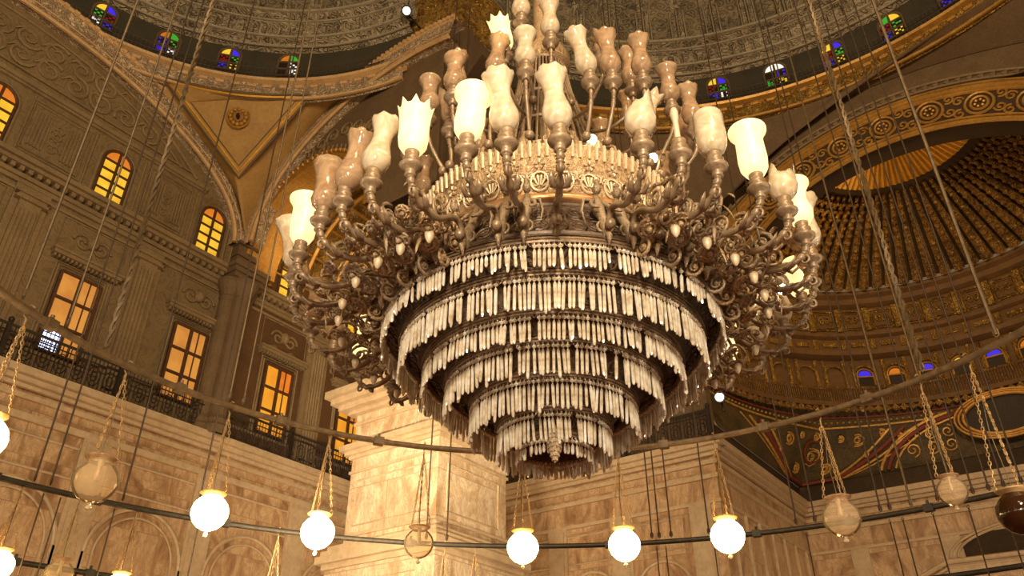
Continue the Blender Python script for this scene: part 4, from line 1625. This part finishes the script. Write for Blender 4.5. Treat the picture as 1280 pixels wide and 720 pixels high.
# ---- glass shades (mesh prototypes, base at the origin)
def shade_mesh(kind):
    mb = MB()
    P = {'A': [(.03, 0), (.06, .012), (.088, .05), (.102, .10), (.101, .14), (.086, .20), (.072, .26), (.068, .32), (.076, .38), (.098, .44), (.112, .475), (.108, .49)],
         'B': [(.03, 0), (.07, .02), (.098, .07), (.106, .14), (.104, .22), (.105, .30), (.112, .36), (.12, .40)],
         'C': [(.03, 0), (.075, .02), (.098, .07), (.105, .12), (.105, .34), (.1, .355)],
         'D': [(.03, 0), (.07, .02), (.096, .07), (.104, .15), (.1, .25), (.098, .33), (.112, .38), (.135, .41), (.138, .43), (.11, .45)],
         'E': [(.03, 0), (.07, .02), (.1, .07), (.108, .13), (.1, .19), (.092, .25)],
         'T': [(.02, 0), (.05, .02), (.075, .08), (.07, .15), (.06, .22), (.075, .30), (.105, .36)],
         'W': [(.05, 0), (.085, .03), (.1, .08), (.09, .13), (.082, .22), (.088, .3), (.11, .38), (.125, .43)],
         'G': [(.03, 0), (.072, .02), (.098, .07), (.1, .13), (.082, .18), (.07, .24), (.074, .31), (.094, .36), (.112, .39), (.112, .41), (.08, .43)]}[kind]
    n = 24
    vs_ = []
    inner = [(max(.005, r - .006), z) for r, z in P][::-1]
    prof = P + inner
    for k in range(n):
        a = 2 * pi * k / n
        for j, (r, z) in enumerate(prof):
            t = z / P[-1][1]
            if kind == 'B' and t > .6:
                r *= 1 + .10 * (t - .6) / .4 * cos(a * 8)
                z += .035 * (t - .6) / .4 * cos(a * 8)
            elif kind == 'T' and t > .6:
                z += .03 * (t - .6) / .4 * cos(a * 6)
                r *= 1 + .15 * (t - .6) / .4 * cos(a * 6)
            elif kind == 'A' and t > .8:
                r *= 1 + .05 * cos(a * 7)
                z += .008 * cos(a * 7)
            elif kind == 'E' and t > .8:
                z += .07 * (t - .8) / .2 * (sin(a * 2 + 1) + .5 * sin(a * 5))
            elif kind == 'W':
                r *= 1 + .04 * cos(a * 10) * t
            vs_.append((r * cos(a), r * sin(a), z))
    m = len(prof)
    fs = [(k * m + j, ((k + 1) % n) * m + j, ((k + 1) % n) * m + j + 1, k * m + j + 1) for k in range(n) for j in range(m - 1)]
    mb.add(vs_, fs)
    return mb


SHADE = {}
for kind in 'ABCDETWG':
    for mat in ('shade', 'shade_amber', 'shade_lit'):
        SHADE[kind, mat] = shade_mesh(kind).mesh('glass_shade', M[mat], True)
mb = MB()
mb.lathe([(.018, -.02), (.022, .03), (.02, .1), (.02, .18), (.028, .22), (.03, .26), (.02, .30), (.001, .315)], 10)
BULB = mb.mesh('bulb', M['bronze_pale'], True)
mb = MB()
mb.lathe([(.018, .04), (.022, .1), (.03, .16), (.034, .2), (.024, .25), (.001, .28)], 10)
BULB_LIT = mb.mesh('bulb', M['lamp_lit'], True)

# ---- the arms of the great ring: mesh prototypes in the arm's own plane (x outward)


def arm_mesh(R0, pts, cup_z, r_, scroll=True):
    mb = MB()
    # smooth the path
    P = [Vector((x, 0, z)) for x, z in pts]
    S = []
    for i in range(len(P) - 1):
        p0, p1, p2, p3 = P[max(i - 1, 0)], P[i], P[i + 1], P[min(i + 2, len(P) - 1)]
        for q in range(4):
            t = q / 4
            S.append(.5 * ((2 * p1) + (p2 - p0) * t + (2 * p0 - 5 * p1 + 4 * p2 - p3) * t * t + (3 * p1 - p0 - 3 * p2 + p3) * t ** 3))
    S.append(P[-1])
    n = len(S)
    mb.tube(S, [r_ * (1.0 + .35 * sin(k * 1.9) * (1 if k < n * .35 else .3)) for k in range(n)], 8)
    for k in range(int(n * .30)):                        # ribbed section below the cup
        mb.ball(S[k], r_ * 1.28, 7, 4, .5)
    x = pts[0][0]
    z = cup_z
    mb.lathe([(.024, z - .2), (.042, z - .19), (.034, z - .165), (.04, z - .15), (.064, z - .135), (.078, z - .12), (.082, z - .105), (.066, z - .095), (.048, z - .08), (.056, z - .06), (.06, z - .045), (.044, z - .03), (.048, z - .01), (.052, z + .012), (.001, z + .015)], 14, c=(x, 0))
    if scroll:
        tip = Vector((pts[2][0] + .03, 0, pts[2][1] - .02))
        mb.tube([tip + Vector((a, 0, b)) for a, b in spiral(1.1, .055, .012, 12, pi, -1)], [.016 - .0008 * k for k in range(13)], 5)
        c2 = Vector((pts[4][0], 0, pts[4][1] + .09))
        mb.tube([c2 + Vector((a, 0, b)) for a, b in spiral(1.3, .085, .015, 14, -pi / 2, 1)], [.015 - .0007 * k for k in range(15)], 5)
        mb.ball(c2, .022, 6, 4)
        q = Vector((pts[3][0], 0, pts[3][1] - .01))
        for s_ in (-1, 1):                                # acanthus leaves
            mb.tube([q + Vector((0, s_ * .01, 0)), q + Vector((.05, s_ * .045, -.02)), q + Vector((.1, s_ * .06, .02)), q + Vector((.12, s_ * .055, .06))], [.008, .024, .018, .003], 5, flat=.4)
    mb.ball((pts[-2][0] + .05, 0, pts[-2][1] - .01), .042, 9, 6)
    return mb


ARM_PTS = [(2.2, 3.46), (2.19, 3.38), (2.13, 3.31), (2.0, 3.27), (1.84, 3.30), (1.70, 3.40), (1.58, 3.45), (1.50, 3.36), (1.43, 3.29)]
arm_me = arm_mesh(2.2, ARM_PTS, 3.60, .024).mesh('arm', M['bronze_arm'], True)


def scrollwork_mesh(seed):
    """the gilded tangle that fills the ring between two arms"""
    rnd = random.Random(seed)
    mb = MB()
    for (x, z, s_, st, hand) in ((1.62, 3.30, .12, 0, 1), (1.80, 3.22, .11, pi, -1), (1.66, 3.50, .10, 1, 1), (1.92, 3.36, .09, 2, -1), (1.52, 3.14, .08, pi, 1)):
        y = rnd.uniform(-.05, .05)
        mb.tube([(x + a, y + .12 * a, z + b) for a, b in spiral(1.5, s_, .02, 16, st + rnd.uniform(-.4, .4), hand)], [.016 - .0006 * k for k in range(17)], 5)
        mb.ball((x, y, z), .022, 7, 5)
    # rosettes facing down and outwards
    for (x, y, z, q, s_) in ((1.50, .06, 3.24, -.9, .07), (1.66, -.07, 3.19, -1.1, .075), (1.83, .07, 3.17, -1.2, .07), (1.98, -.05, 3.24, -1.0, .055), (1.56, -.04, 3.40, -.3, .065), (1.74, .08, 3.44, -.2, .06)):
        nrm = Vector((cos(q), 0, sin(q)))
        u = Vector((0, 1, 0))
        v = nrm.cross(u)
        c = Vector((x, y, z))
        for rr, tk in ((s_, .012), (s_ * .62, .011)):
            mb.tube([c + nrm * (.012 if rr < s_ else 0) + u * rr * cos(2 * pi * k / 12) + v * rr * sin(2 * pi * k / 12) for k in range(12)], tk, 5, True)
        mb.ball(c + nrm * .02, s_ * .36, 7, 5)
        for k in range(6):
            t = 2 * pi * k / 6
            mb.ball(c + nrm * .006 + u * s_ * .8 * cos(t) + v * s_ * .8 * sin(t), .016, 5, 3)
    # leaves
    for k in range(12):
        x = 1.46 + rnd.random() * .5
        z = 3.2 + rnd.random() * .42 - (x - 1.5) * .1
        y = rnd.uniform(-.12, .12)
        a = rnd.uniform(0, 2 * pi)
        d = Vector((cos(a), rnd.uniform(-.4, .4), sin(a)))
        p = Vector((x, y, z))
        mb.tube([p, p + d * .05, p + d * .1 + Vector((0, 0, -.015)), p + d * .13 + Vector((0, 0, -.05))], [.006, .022, .016, .003], 5, flat=.45)
    return mb


def bud_mesh():
    mb = MB()
    for (x, y, z) in ((1.80, .05, 3.13),):
        mb.lathe([(.001, z - .085), (.014, z - .075), (.03, z - .045), (.036, z - .01), (.026, z + .02), (.012, z + .04), (.001, z + .045)], 9, c=(x, y))
    return mb


def figure_mesh():
    """winged bracket figure leaning on the bowl under each arm"""
    mb = MB()
    mb.tube([(1.46, 0, 3.38), (1.45, 0, 3.48), (1.40, 0, 3.6), (1.34, 0, 3.72), (1.31, 0, 3.82), (1.31, 0, 3.9)], [.03, .055, .04, .06, .045, .02], 8)
    mb.ball((1.33, 0, 3.95), .045, 9, 6, 1.2)
    mb.ball((1.335, 0, 4.01), .032, 7, 4)
    for s_ in (-1, 1):
        mb.tube([(1.33, s_ * .04, 3.82), (1.36, s_ * .09, 3.76), (1.42, s_ * .1, 3.68), (1.47, s_ * .06, 3.64)], [.02, .022, .016, .012], 6)
        mb.tube([(1.30, s_ * .04, 3.84), (1.27, s_ * .12, 3.86), (1.27, s_ * .15, 3.74), (1.29, s_ * .12, 3.6)], [.015, .035, .03, .006], 6, flat=.5)
        mb.tube([(1.44, s_ * (.03 + a), 3.46 + b) for a, b in spiral(1.1, .06, .01, 10, pi / 2, -1)], .014, 5)
    mb.tube([(1.46, 0, 3.4), (1.52, 0, 3.33), (1.5, 0, 3.26)], [.02, .03, .008], 6)
    return mb


scroll_me = [scrollwork_mesh(s_).mesh('scrollwork', M['bronze_gold'] if s_ % 2 else M['bronze'], True) for s_ in range(4)]
bud_me = bud_mesh().mesh('bud', M['bronze_pale'], True)
fig_me = figure_mesh().mesh('bracket_figure', M['bronze'], True)

# azimuth (right of the line to the photographer), shade, glass, lean (radial, sideways), lit
LOWER = [(-84, 'A', 'shade_amber', (6, 0)), (-75, 'W', 'shade', (16, 0)), (-66, 'D', 'shade_lit', (2, 0)), (-52.5, 'W', 'shade_amber', (0, 0)), (-44.5, 'A', 'shade_amber', (-4, 10)), (-36.5, 'A', 'shade', (-4, 6)),
         (-27.5, 'B', 'shade_lit', (0, 0)), (-16.8, 'D', 'shade_lit', (0, 6)), (-9.8, 'A', 'shade', (0, -8)), (-.8, 'A', 'shade', (0, -5)), (13.4, 'E', 'shade', (0, 3)), (20.5, None, None, (0, 0)),
         (28.0, 'C', 'shade', (0, 0)), (38.8, 'D', 'shade_lit', (0, 1)), (48.6, 'E', 'shade', (6, 4)), (58.5, 'G', 'shade_lit', (3, 0)), (67.5, 'A', 'shade', (5, 0)), (77, 'T', 'shade_amber', (-8, 0)), (87, 'C', 'shade_lit', (0, 0))]
back = [99 + k * 11.6 for k in range(15)]
kinds = 'AAGTAAGADAAGAAG'
for k, p in enumerate(back):
    lit = k in (2, 8, 12)
    LOWER.append((p, kinds[k], 'shade_lit' if lit else ('shade' if k < 6 else 'shade_amber'), (0, random.uniform(-5, 5))))


def add_shade(arm, kind, mat, lean, x, z, s_=1.0):
    if kind is None:
        link_mesh('bulb', BULB, arm, (x, 0, z))
        return
    rot = (R(-lean[1]), R(lean[0]), random.uniform(0, 1))
    link_mesh('glass_shade', SHADE[kind, mat], arm, (x, 0, z - .005), rot, (s_, s_, s_))
    link_mesh('bulb', BULB_LIT if mat == 'shade_lit' else BULB, arm, (x, 0, z), (R(-lean[1]), R(lean[0]), 0), (.8, .8, .8))


for i, (p, kind, mat, lean) in enumerate(LOWER):
    a = dirang(p)
    arm = link_mesh('arm', arm_me, ch, (0, 0, -ZC), (0, 0, a))
    add_shade(arm, kind, mat, lean, 2.2, 3.61)
    if p != -.8:
        link_mesh('bracket_figure', fig_me, ch, (0, 0, -ZC + .2), (0, 0, a), (1, .75, .92))
# small lit candle bulb without its shade among the right hand arms
srt = sorted([x[0] for x in LOWER])
cl = []
for i, p in enumerate(srt):
    q = srt[(i + 1) % len(srt)] + (360 if i == len(srt) - 1 else 0)
    if q - p < 4:
        continue
    cl.append((p + q) / 2)
for i, p in enumerate(cl):
    a = dirang(p)
    q = abs((p + 180) % 360 - 180)
    if q > 24:                                          # the front gaps stay open: the gallery shows through
        link_mesh('scrollwork', scroll_me[i % 4], ch, (0, 0, -ZC + .09), (0, 0, a))
        link_mesh('bud', bud_me, ch, (0, 0, -ZC + .1), (0, 0, a))

# upper arms
UP_PTS = lambda R0, z0, ri, zi: [(R0, z0 - .1), (R0 - .0, z0 - .22), (R0 - .03, z0 - .36), (ri + (R0 - ri) * .5, z0 - .5), (ri + .03, (z0 - .5 + zi) / 2), (ri, zi + .1), (ri - .02, zi)]
UPPER = [(-53, 1.36, 5.12, 'G', 'shade_amber', (2, 0)), (-38, 1.38, 5.12, 'G', 'shade_amber', (0, 0)), (-27, 1.1, 5.42, 'A', 'shade_amber', (0, 6)), (-9.5, 1.35, 5.16, 'G', 'shade', (0, 0)),
         (13.6, 1.35, 5.07, 'A', 'shade', (0, -16)), (22.6, 1.35, 5.14, 'A', 'shade_amber', (0, -6)), (37.4, 1.35, 5.32, 'A', 'shade_amber', (0, 0)), (55.5, 1.36, 5.28, 'G', 'shade_amber', (0, -10)), (60.5, 1.5, 5.05, 'A', 'shade_amber', (0, 3)),
         (-48, 1.2, 5.0, 'T', 'shade_amber', (0, -12)), (46, 1.2, 5.0, 'T', 'shade', (12, 14))]
for k in range(13):
    UPPER.append((76 + k * 17.4, 1.36, 5.12 + .08 * (k % 3), 'AG'[k % 2], 'shade_amber', (0, random.uniform(-5, 5))))
UPPER += [(-26, .92, 5.92, 'B', 'shade_lit', (0, -10)), (1.5, .95, 5.98, 'A', 'shade', (0, 0)), (31, .98, 5.86, 'T', 'shade_amber', (0, 16)), (-16, .9, 6.35, 'A', 'shade', (0, 0)), (64, .95, 5.9, 'A', 'shade_amber', (0, 0)), (-70, .95, 5.95, 'A', 'shade_amber', (0, 0))]
for k in range(6):
    UPPER.append((104 + k * 31, .95, 5.95, 'A', 'shade_amber', (0, 0)))
umesh = {}
for (p, R0, z0_, kind, mat, lean) in UPPER:
    inner = (1.13, 4.42) if R0 > 1.0 else (.42, 5.55)
    key = (round(R0, 2), round(z0_, 2))
    if key not in umesh:
        umesh[key] = arm_mesh(R0, UP_PTS(R0, z0_, *inner), z0_, .017, False).mesh('upper_arm', M['bronze_arm'], True)
    arm = link_mesh('upper_arm', umesh[key], ch, (0, 0, -ZC), (0, 0, dirang(p)))
    add_shade(arm, kind, mat, lean, R0, z0_ + .01, .92)
# bare lit bulbs seen between the arms
for (p, r_, z_) in ((22, .95, 4.72), (52, 1.15, 4.66), (75, 1.95, 3.42)):
    a = dirang(p)
    mb = MB()
    mb.ball((r_ * cos(a), r_ * sin(a), z_), .045, 10, 7)
    cbuild(mb, 'bare_bulb', M['lamp_lit'], smooth=True)

# ================================================================== RAILS, GLOBES, CABLES


def away(p):
    """world angle of the azimuth p degrees right of the line from the photographer through the axis"""
    return AZ + pi / 2 - R(p)


def ring_rail(name, r, z, tk, mat, label, clamps):
    root = empty(name, (0, 0, z))
    thing(root, label, 'lamp rail')
    mb = MB()
    mb.tube([(r * cos(2 * pi * k / 180), r * sin(2 * pi * k / 180), 0) for k in range(180)], tk, 8, True)
    mb.build('pipe', mat, root, True)
    for p in clamps:
        a = away(p)
        e = Vector((cos(a), sin(a), 0))
        n_ = Vector((-sin(a), cos(a), 0))
        m_ = MB()
        m_.obox(e * r, e, n_, (0, 0, 1), tk * 1.25, tk * 1.6, tk * 1.25)
        m_.tube([e * r + Vector((0, 0, tk)), e * r + Vector((0, 0, tk * 2.6))], tk * .5, 6)
        m_.build('clamp', mat, root)


RU, ZU = 5.75, 4.32
RL, ZL = 10.38, 4.04
ring_rail('lamp_ring_rail', RU, ZU, .045, M['rail'], 'upper and nearer steel ring rail that the large globes hang from', (-73, -54, -39, -24, 5, 20, 35, 50))
ring_rail('lamp_ring_rail', RL, ZL, .05, M['rail_dark'], 'dark wider steel ring rail behind the lit globes', (-54.5, -45.4, -33, -13.2, 9, 25, 34.5, 42))
ring_rail('lamp_ring_rail', 12.0, 3.2, .05, M['rail_dark'], 'lowest dark ring rail crossing the lower left corner', (-48, -42))

GL = MB()
prof = [(.001, -.235), (.06, -.225), (.13, -.19), (.19, -.13), (.225, -.05), (.23, .02), (.21, .09), (.165, .15), (.125, .185), (.118, .205)]
GL.lathe(prof, 28)
globe_lit = GL.mesh('globe_glass', M['globe_lit'], True)
globe_clear = GL.mesh('globe_glass', M['clear'], True)
mb = MB()
mb.lathe([(.118, .195), (.13, .215), (.165, .235), (.17, .25), (.155, .255), (.12, .235)], 28)
rim_me = mb.mesh('globe_rim', M['chain'], True)
rim_glass = mb.mesh('globe_rim', M['shade_amber'], True)
mb = MB()
mb.lathe([(.02, -.23), (.022, -.245), (.014, -.255), (.03, -.27), (.034, -.285), (.022, -.305), (.001, -.31)], 12)
fin_me = mb.mesh('finial', M['shade'], True)
mb = MB()
mb.lathe([(.03, .26), (.03, .18), (.02, .16), (.026, .1), (.035, .05), (.03, .01), (.001, -.01)], 10)
gb_me = mb.mesh('bulb', M['bronze_pale'], True)
amb = NT('smoky_amber_globe')
amb.b.inputs['Base Color'].default_value = lin((60, 34, 14))
amb.b.inputs['Roughness'].default_value = .08
amb.b.inputs['Transmission Weight'].default_value = .35
globe_dark = GL.mesh('globe_glass', amb.m, True)


def chain_mesh(p0, p1, r=.006, sag=0):
    mb = MB()
    p0, p1 = Vector(p0), Vector(p1)
    n = max(4, int((p1 - p0).length / .05))
    d = (p1 - p0) / n
    side = d.cross(Vector((0, 0, 1)))
    side = side.normalized() if side.length > 1e-5 else Vector((1, 0, 0))
    up = side.cross(d).normalized()
    for i in range(n):
        c = p0 + d * (i + .5)
        s2 = side if i % 2 else up
        L = d.length * .66
        mb.tube([c + d.normalized() * L * cos(t) + s2 * .014 * sin(t) for t in [2 * pi * k / 6 for k in range(6)]], r, 3, True)
    return mb


def globe(p, Rr, zr, zc, kind, label, group, scale=1.0, spin=0):
    a = away(p)
    e = Vector((cos(a), sin(a), 0)) * Rr
    root = empty('globe_lamp', (e.x, e.y, zc), spin)
    thing(root, label, 'lamp', group)
    me = {'lit': globe_lit, 'clear': globe_clear, 'dark': globe_dark}[kind]
    link_mesh('globe_glass', me, root, scale=(scale,) * 3)
    link_mesh('globe_rim', rim_me if kind != 'clear' else rim_glass, root, scale=(scale,) * 3)
    link_mesh('finial', fin_me, root, scale=(scale,) * 3)
    if kind != 'lit':
        link_mesh('bulb', gb_me, root, scale=(scale,) * 3)
    h = zr - zc
    key = (round(h, 3), scale)
    if key not in CH:
        top = (0, 0, h - .16)
        cs = []
        for k in range(3):
            t = 2 * pi * k / 3
            cs.append(chain_mesh((.16 * scale * cos(t), .16 * scale * sin(t), .25 * scale), (.015 * cos(t), .015 * sin(t), h - .2)).mesh('chain', M['chain']))
        hk = MB()
        hk.tube([(0, 0, h - .2), (0, 0, h - .1), (.05, 0, h - .04), (.07, 0, h + .03), (0, 0, h + .075), (-.06, 0, h + .04)], .009, 5)
        hk.ball((0, 0, h - .2), .02, 6, 4)
        wr = MB()
        wr.tube([(0, 0, .26), (.02, .01, .4), (-.02, .02, h * .5), (.03, 0, h * .75), (.01, .01, h - .1)], .006, 4)
        CH[key] = (cs, hk.mesh('hook', M['chain']), wr.mesh('flex', M['cable']))
    cs, hk, wr = CH[key]
    for c in cs:
        link_mesh('chain', c, root)
    link_mesh('hook', hk, root)
    link_mesh('flex', wr, root)
    return root


CH = {}
G1 = 'glass globe lamps hanging from the upper ring rail'
for p, kind, lb, sc in ((-76.0, 'lit', 'lit white globe lamp cut by the left edge of the photo', 1.0),
                        (-61.6, 'clear', 'unlit clear globe lamp between the two leftmost lit globes', 1.08),
                        (-46.4, 'lit', 'lit white globe lamp just right of the large unlit globe', 1.0),
                        (-31.4, 'lit', 'lit white globe lamp just left of the marble pier', 1.0),
                        (-16.9, 'clear', 'unlit clear globe lamp in front of the marble pier', .93),
                        (-1.8, 'lit', 'lit white globe lamp just right of the marble pier', 1.0),
                        (12.9, 'lit', 'lit white globe lamp lowest below the chandelier crystals', 1.0),
                        (27.5, 'lit', 'lit white globe lamp nearest the projecting marble corner', 1.02),
                        (43.0, 'clear', 'unlit frosted globe lamp below the painted apse wall', 1.05),
                        (57.2, 'clear', 'smallest unlit globe lamp, right and upper, with knotted chains', .74),
                        (63.9, 'dark', 'dark amber globe lamp cut by the right edge of the photo', 1.0)):
    globe(p, RU, ZU if kind != 'dark' else ZU, 2.88 if kind != 'dark' else 2.46, kind, lb, G1, sc, away(p))
G2 = 'globe lamps hanging from the lower ring rail'
for p, zc, kind, lb in ((-51.9, 2.78, 'lit', 'lit globe lamp in the bottom left corner'),
                        (-46.9, 2.78, 'clear', 'unlit globe lamp at the bottom edge in the left corner'),
                        (-41.6, 2.72, 'lit', 'lit globe lamp barely above the bottom edge, left part'),
                        (-27.4, 2.45, 'clear', 'lamp chains left of the pier ending below the photo'),
                        (-9.4, 2.45, 'clear', 'lamp chains in front of the pier ending below the photo'),
                        (-6.0, 2.45, 'clear', 'lamp chains at the pier\'s right edge ending below the photo')):
    globe(p, RL, ZL, zc, kind, lb, G2, 1.0, away(p))
# the other globes of the upper ring hang outside the picture; their light is here
for k in range(14):
    a = away(80 + 15.4 * k)
    point_light('globe_light', (RU * cos(a), RU * sin(a), 2.88), 60, (1, .82, .58), .22)


# ---- cables
def cable(p, Rr, z0_, r, mat, label, group, twisted=False, z1_=30.0, lean=0):
    a = away(p)
    z0_ += .11
    root = empty('suspension_cable', (Rr * cos(a), Rr * sin(a), z0_))
    thing(root, label, 'cable', group)
    mb = MB()
    L = z1_ - z0_
    if twisted:
        for s_ in (0, pi):
            n = int(L / .055)
            mb.tube([(r * .6 * cos(s_ + k * .9), r * .6 * sin(s_ + k * .9), L * k / n) for k in range(n + 1)], r * .62, 4)
    else:
        mb.tube([(0, 0, 0), (lean * .5, 0, L * .5), (lean, 0, L)], r, 6)
    mb.build('wire_rope', mat, root)
    mb = MB()
    mb.tube([(0, 0, -.03), (.025, 0, .0), (.025, 0, .06), (0, 0, .1), (-.025, 0, .06), (-.025, 0, 0)], .012, 5, True)
    mb.build('shackle', mat, root)


CU = 'cables holding the upper ring rail'
for p, tw, r, lb in ((-77.3, False, .017, 'pale cable nearest the upper left corner'),
                     (-70.9, False, .014, 'thin cable second from the left, ending on the upper rail'),
                     (-65.1, True, .034, 'thick twisted cable passing between the tall amber windows'),
                     (-46.9, False, .016, 'left one of two pale cables crossing the corner column'),
                     (-44.8, False, .014, 'right one of two pale cables crossing the corner column'),
                     (58.0, True, .036, 'thickest twisted cable right of the chandelier'),
                     (68.3, False, .024, 'cable in the upper right corner')):
    cable(p, RU, ZU, r, M['cable'], lb, CU, tw)
CL = 'cables holding the wider ring rail'
NAMES = ['first', 'second', 'third', 'fourth', 'fifth', 'sixth', 'seventh', 'eighth', 'ninth', 'tenth', 'eleventh', 'twelfth', 'thirteenth', 'fourteenth', 'fifteenth', 'sixteenth', 'seventeenth', 'eighteenth', 'nineteenth', 'twentieth']
lowers = [-51.2, -49.8, -43.2, -36.0, -11.5, -9.2, 13.8, 14.6, 15.9, 20.0, 29.2, 31.1, 37.6, 38.5, 40.5, 43.0, 44.5, 46.2, 47.6, 48.9, 50.4]
for i, p in enumerate(lowers):
    if p < 0:
        lb = NAMES[i] + ' from the left of the dark cables before the left marble wall and pier'
    else:
        lb = NAMES[i - 6] + ' from the left of the dark cables right of the pier'
    cable(p, RL, ZL, .022 if p in (40.5, 44.5) else .016, M['cable'] if p in (40.5, 44.5) else M['cable_dark'], lb, CL)
# lower ends of the cables that run on from the rail down to the lamps of the third ring
for i, p in enumerate([-50.1, -48.6, -43.7, -35.6, 14.2, 15.2, 20.4, 30.0, 38.2, 39.4, 42.2, 45.4, 48.3]):
    a = away(p)
    root = empty('drop_wire', (RL * cos(a), RL * sin(a), 1.2))
    thing(root, (NAMES[i] + ' from the left of the straight wires running down below the dark rail'), 'wire', 'wires dropping below the dark rail')
    mb = MB()
    mb.tube([(0, 0, 0), (0, 0, ZL - 1.2 - .12)], .013, 5)
    mb.build('wire_rope', M['cable_dark'], root)
    mb = MB()
    mb.tube([(0, 0, ZL - 1.2 - .14), (.02, 0, ZL - 1.2 - .11), (0, 0, ZL - 1.2 - .075), (-.02, 0, ZL - 1.2 - .11)], .008, 4, True)
    mb.build('wire_loop', M['cable_dark'], root)


# ---- spotlights
def spotlight(loc, target, label, lit='spot_lit', arm=1.0):
    root = empty('spotlight', loc)
    thing(root, label, 'spotlight')
    d = (Vector(target) - Vector(loc)).normalized()
    q = d.to_track_quat('Z', 'Y')
    mb = MB()
    mb.lathe([(.001, -.26), (.06, -.25), (.09, -.18), (.14, -.02), (.2, .1), (.22, .12), (.2, .13), (.12, 0), (.001, -.02)], 18)
    o = mb.build('housing', M['iron'], root, True)
    o.rotation_mode = 'QUATERNION'
    o.rotation_quaternion = q
    mb = MB()
    mb.ball((0, 0, .06), .15, 14, 8)
    o = mb.build('bulb', M[lit], root, True)
    o.rotation_mode = 'QUATERNION'
    o.rotation_quaternion = q
    mb = MB()
    mb.tube([(0, 0, 0), tuple(-d * .3), tuple(-d * .3 + Vector((0, arm * .8, -.1))), tuple(-d * .3 + Vector((0, arm, -.5)))], .04, 6)
    mb.build('bracket', M['iron'], root)


spotlight((-12.35, 9.3, 26.0), (0, 0, 12), 'white spotlight high beside the pier capital at the top edge', arm=1.1)
spotlight((-5.99, 20.35, 11.64), (3.2, -5, 0), 'round spotlight on the gallery right of the crystals', arm=.2)
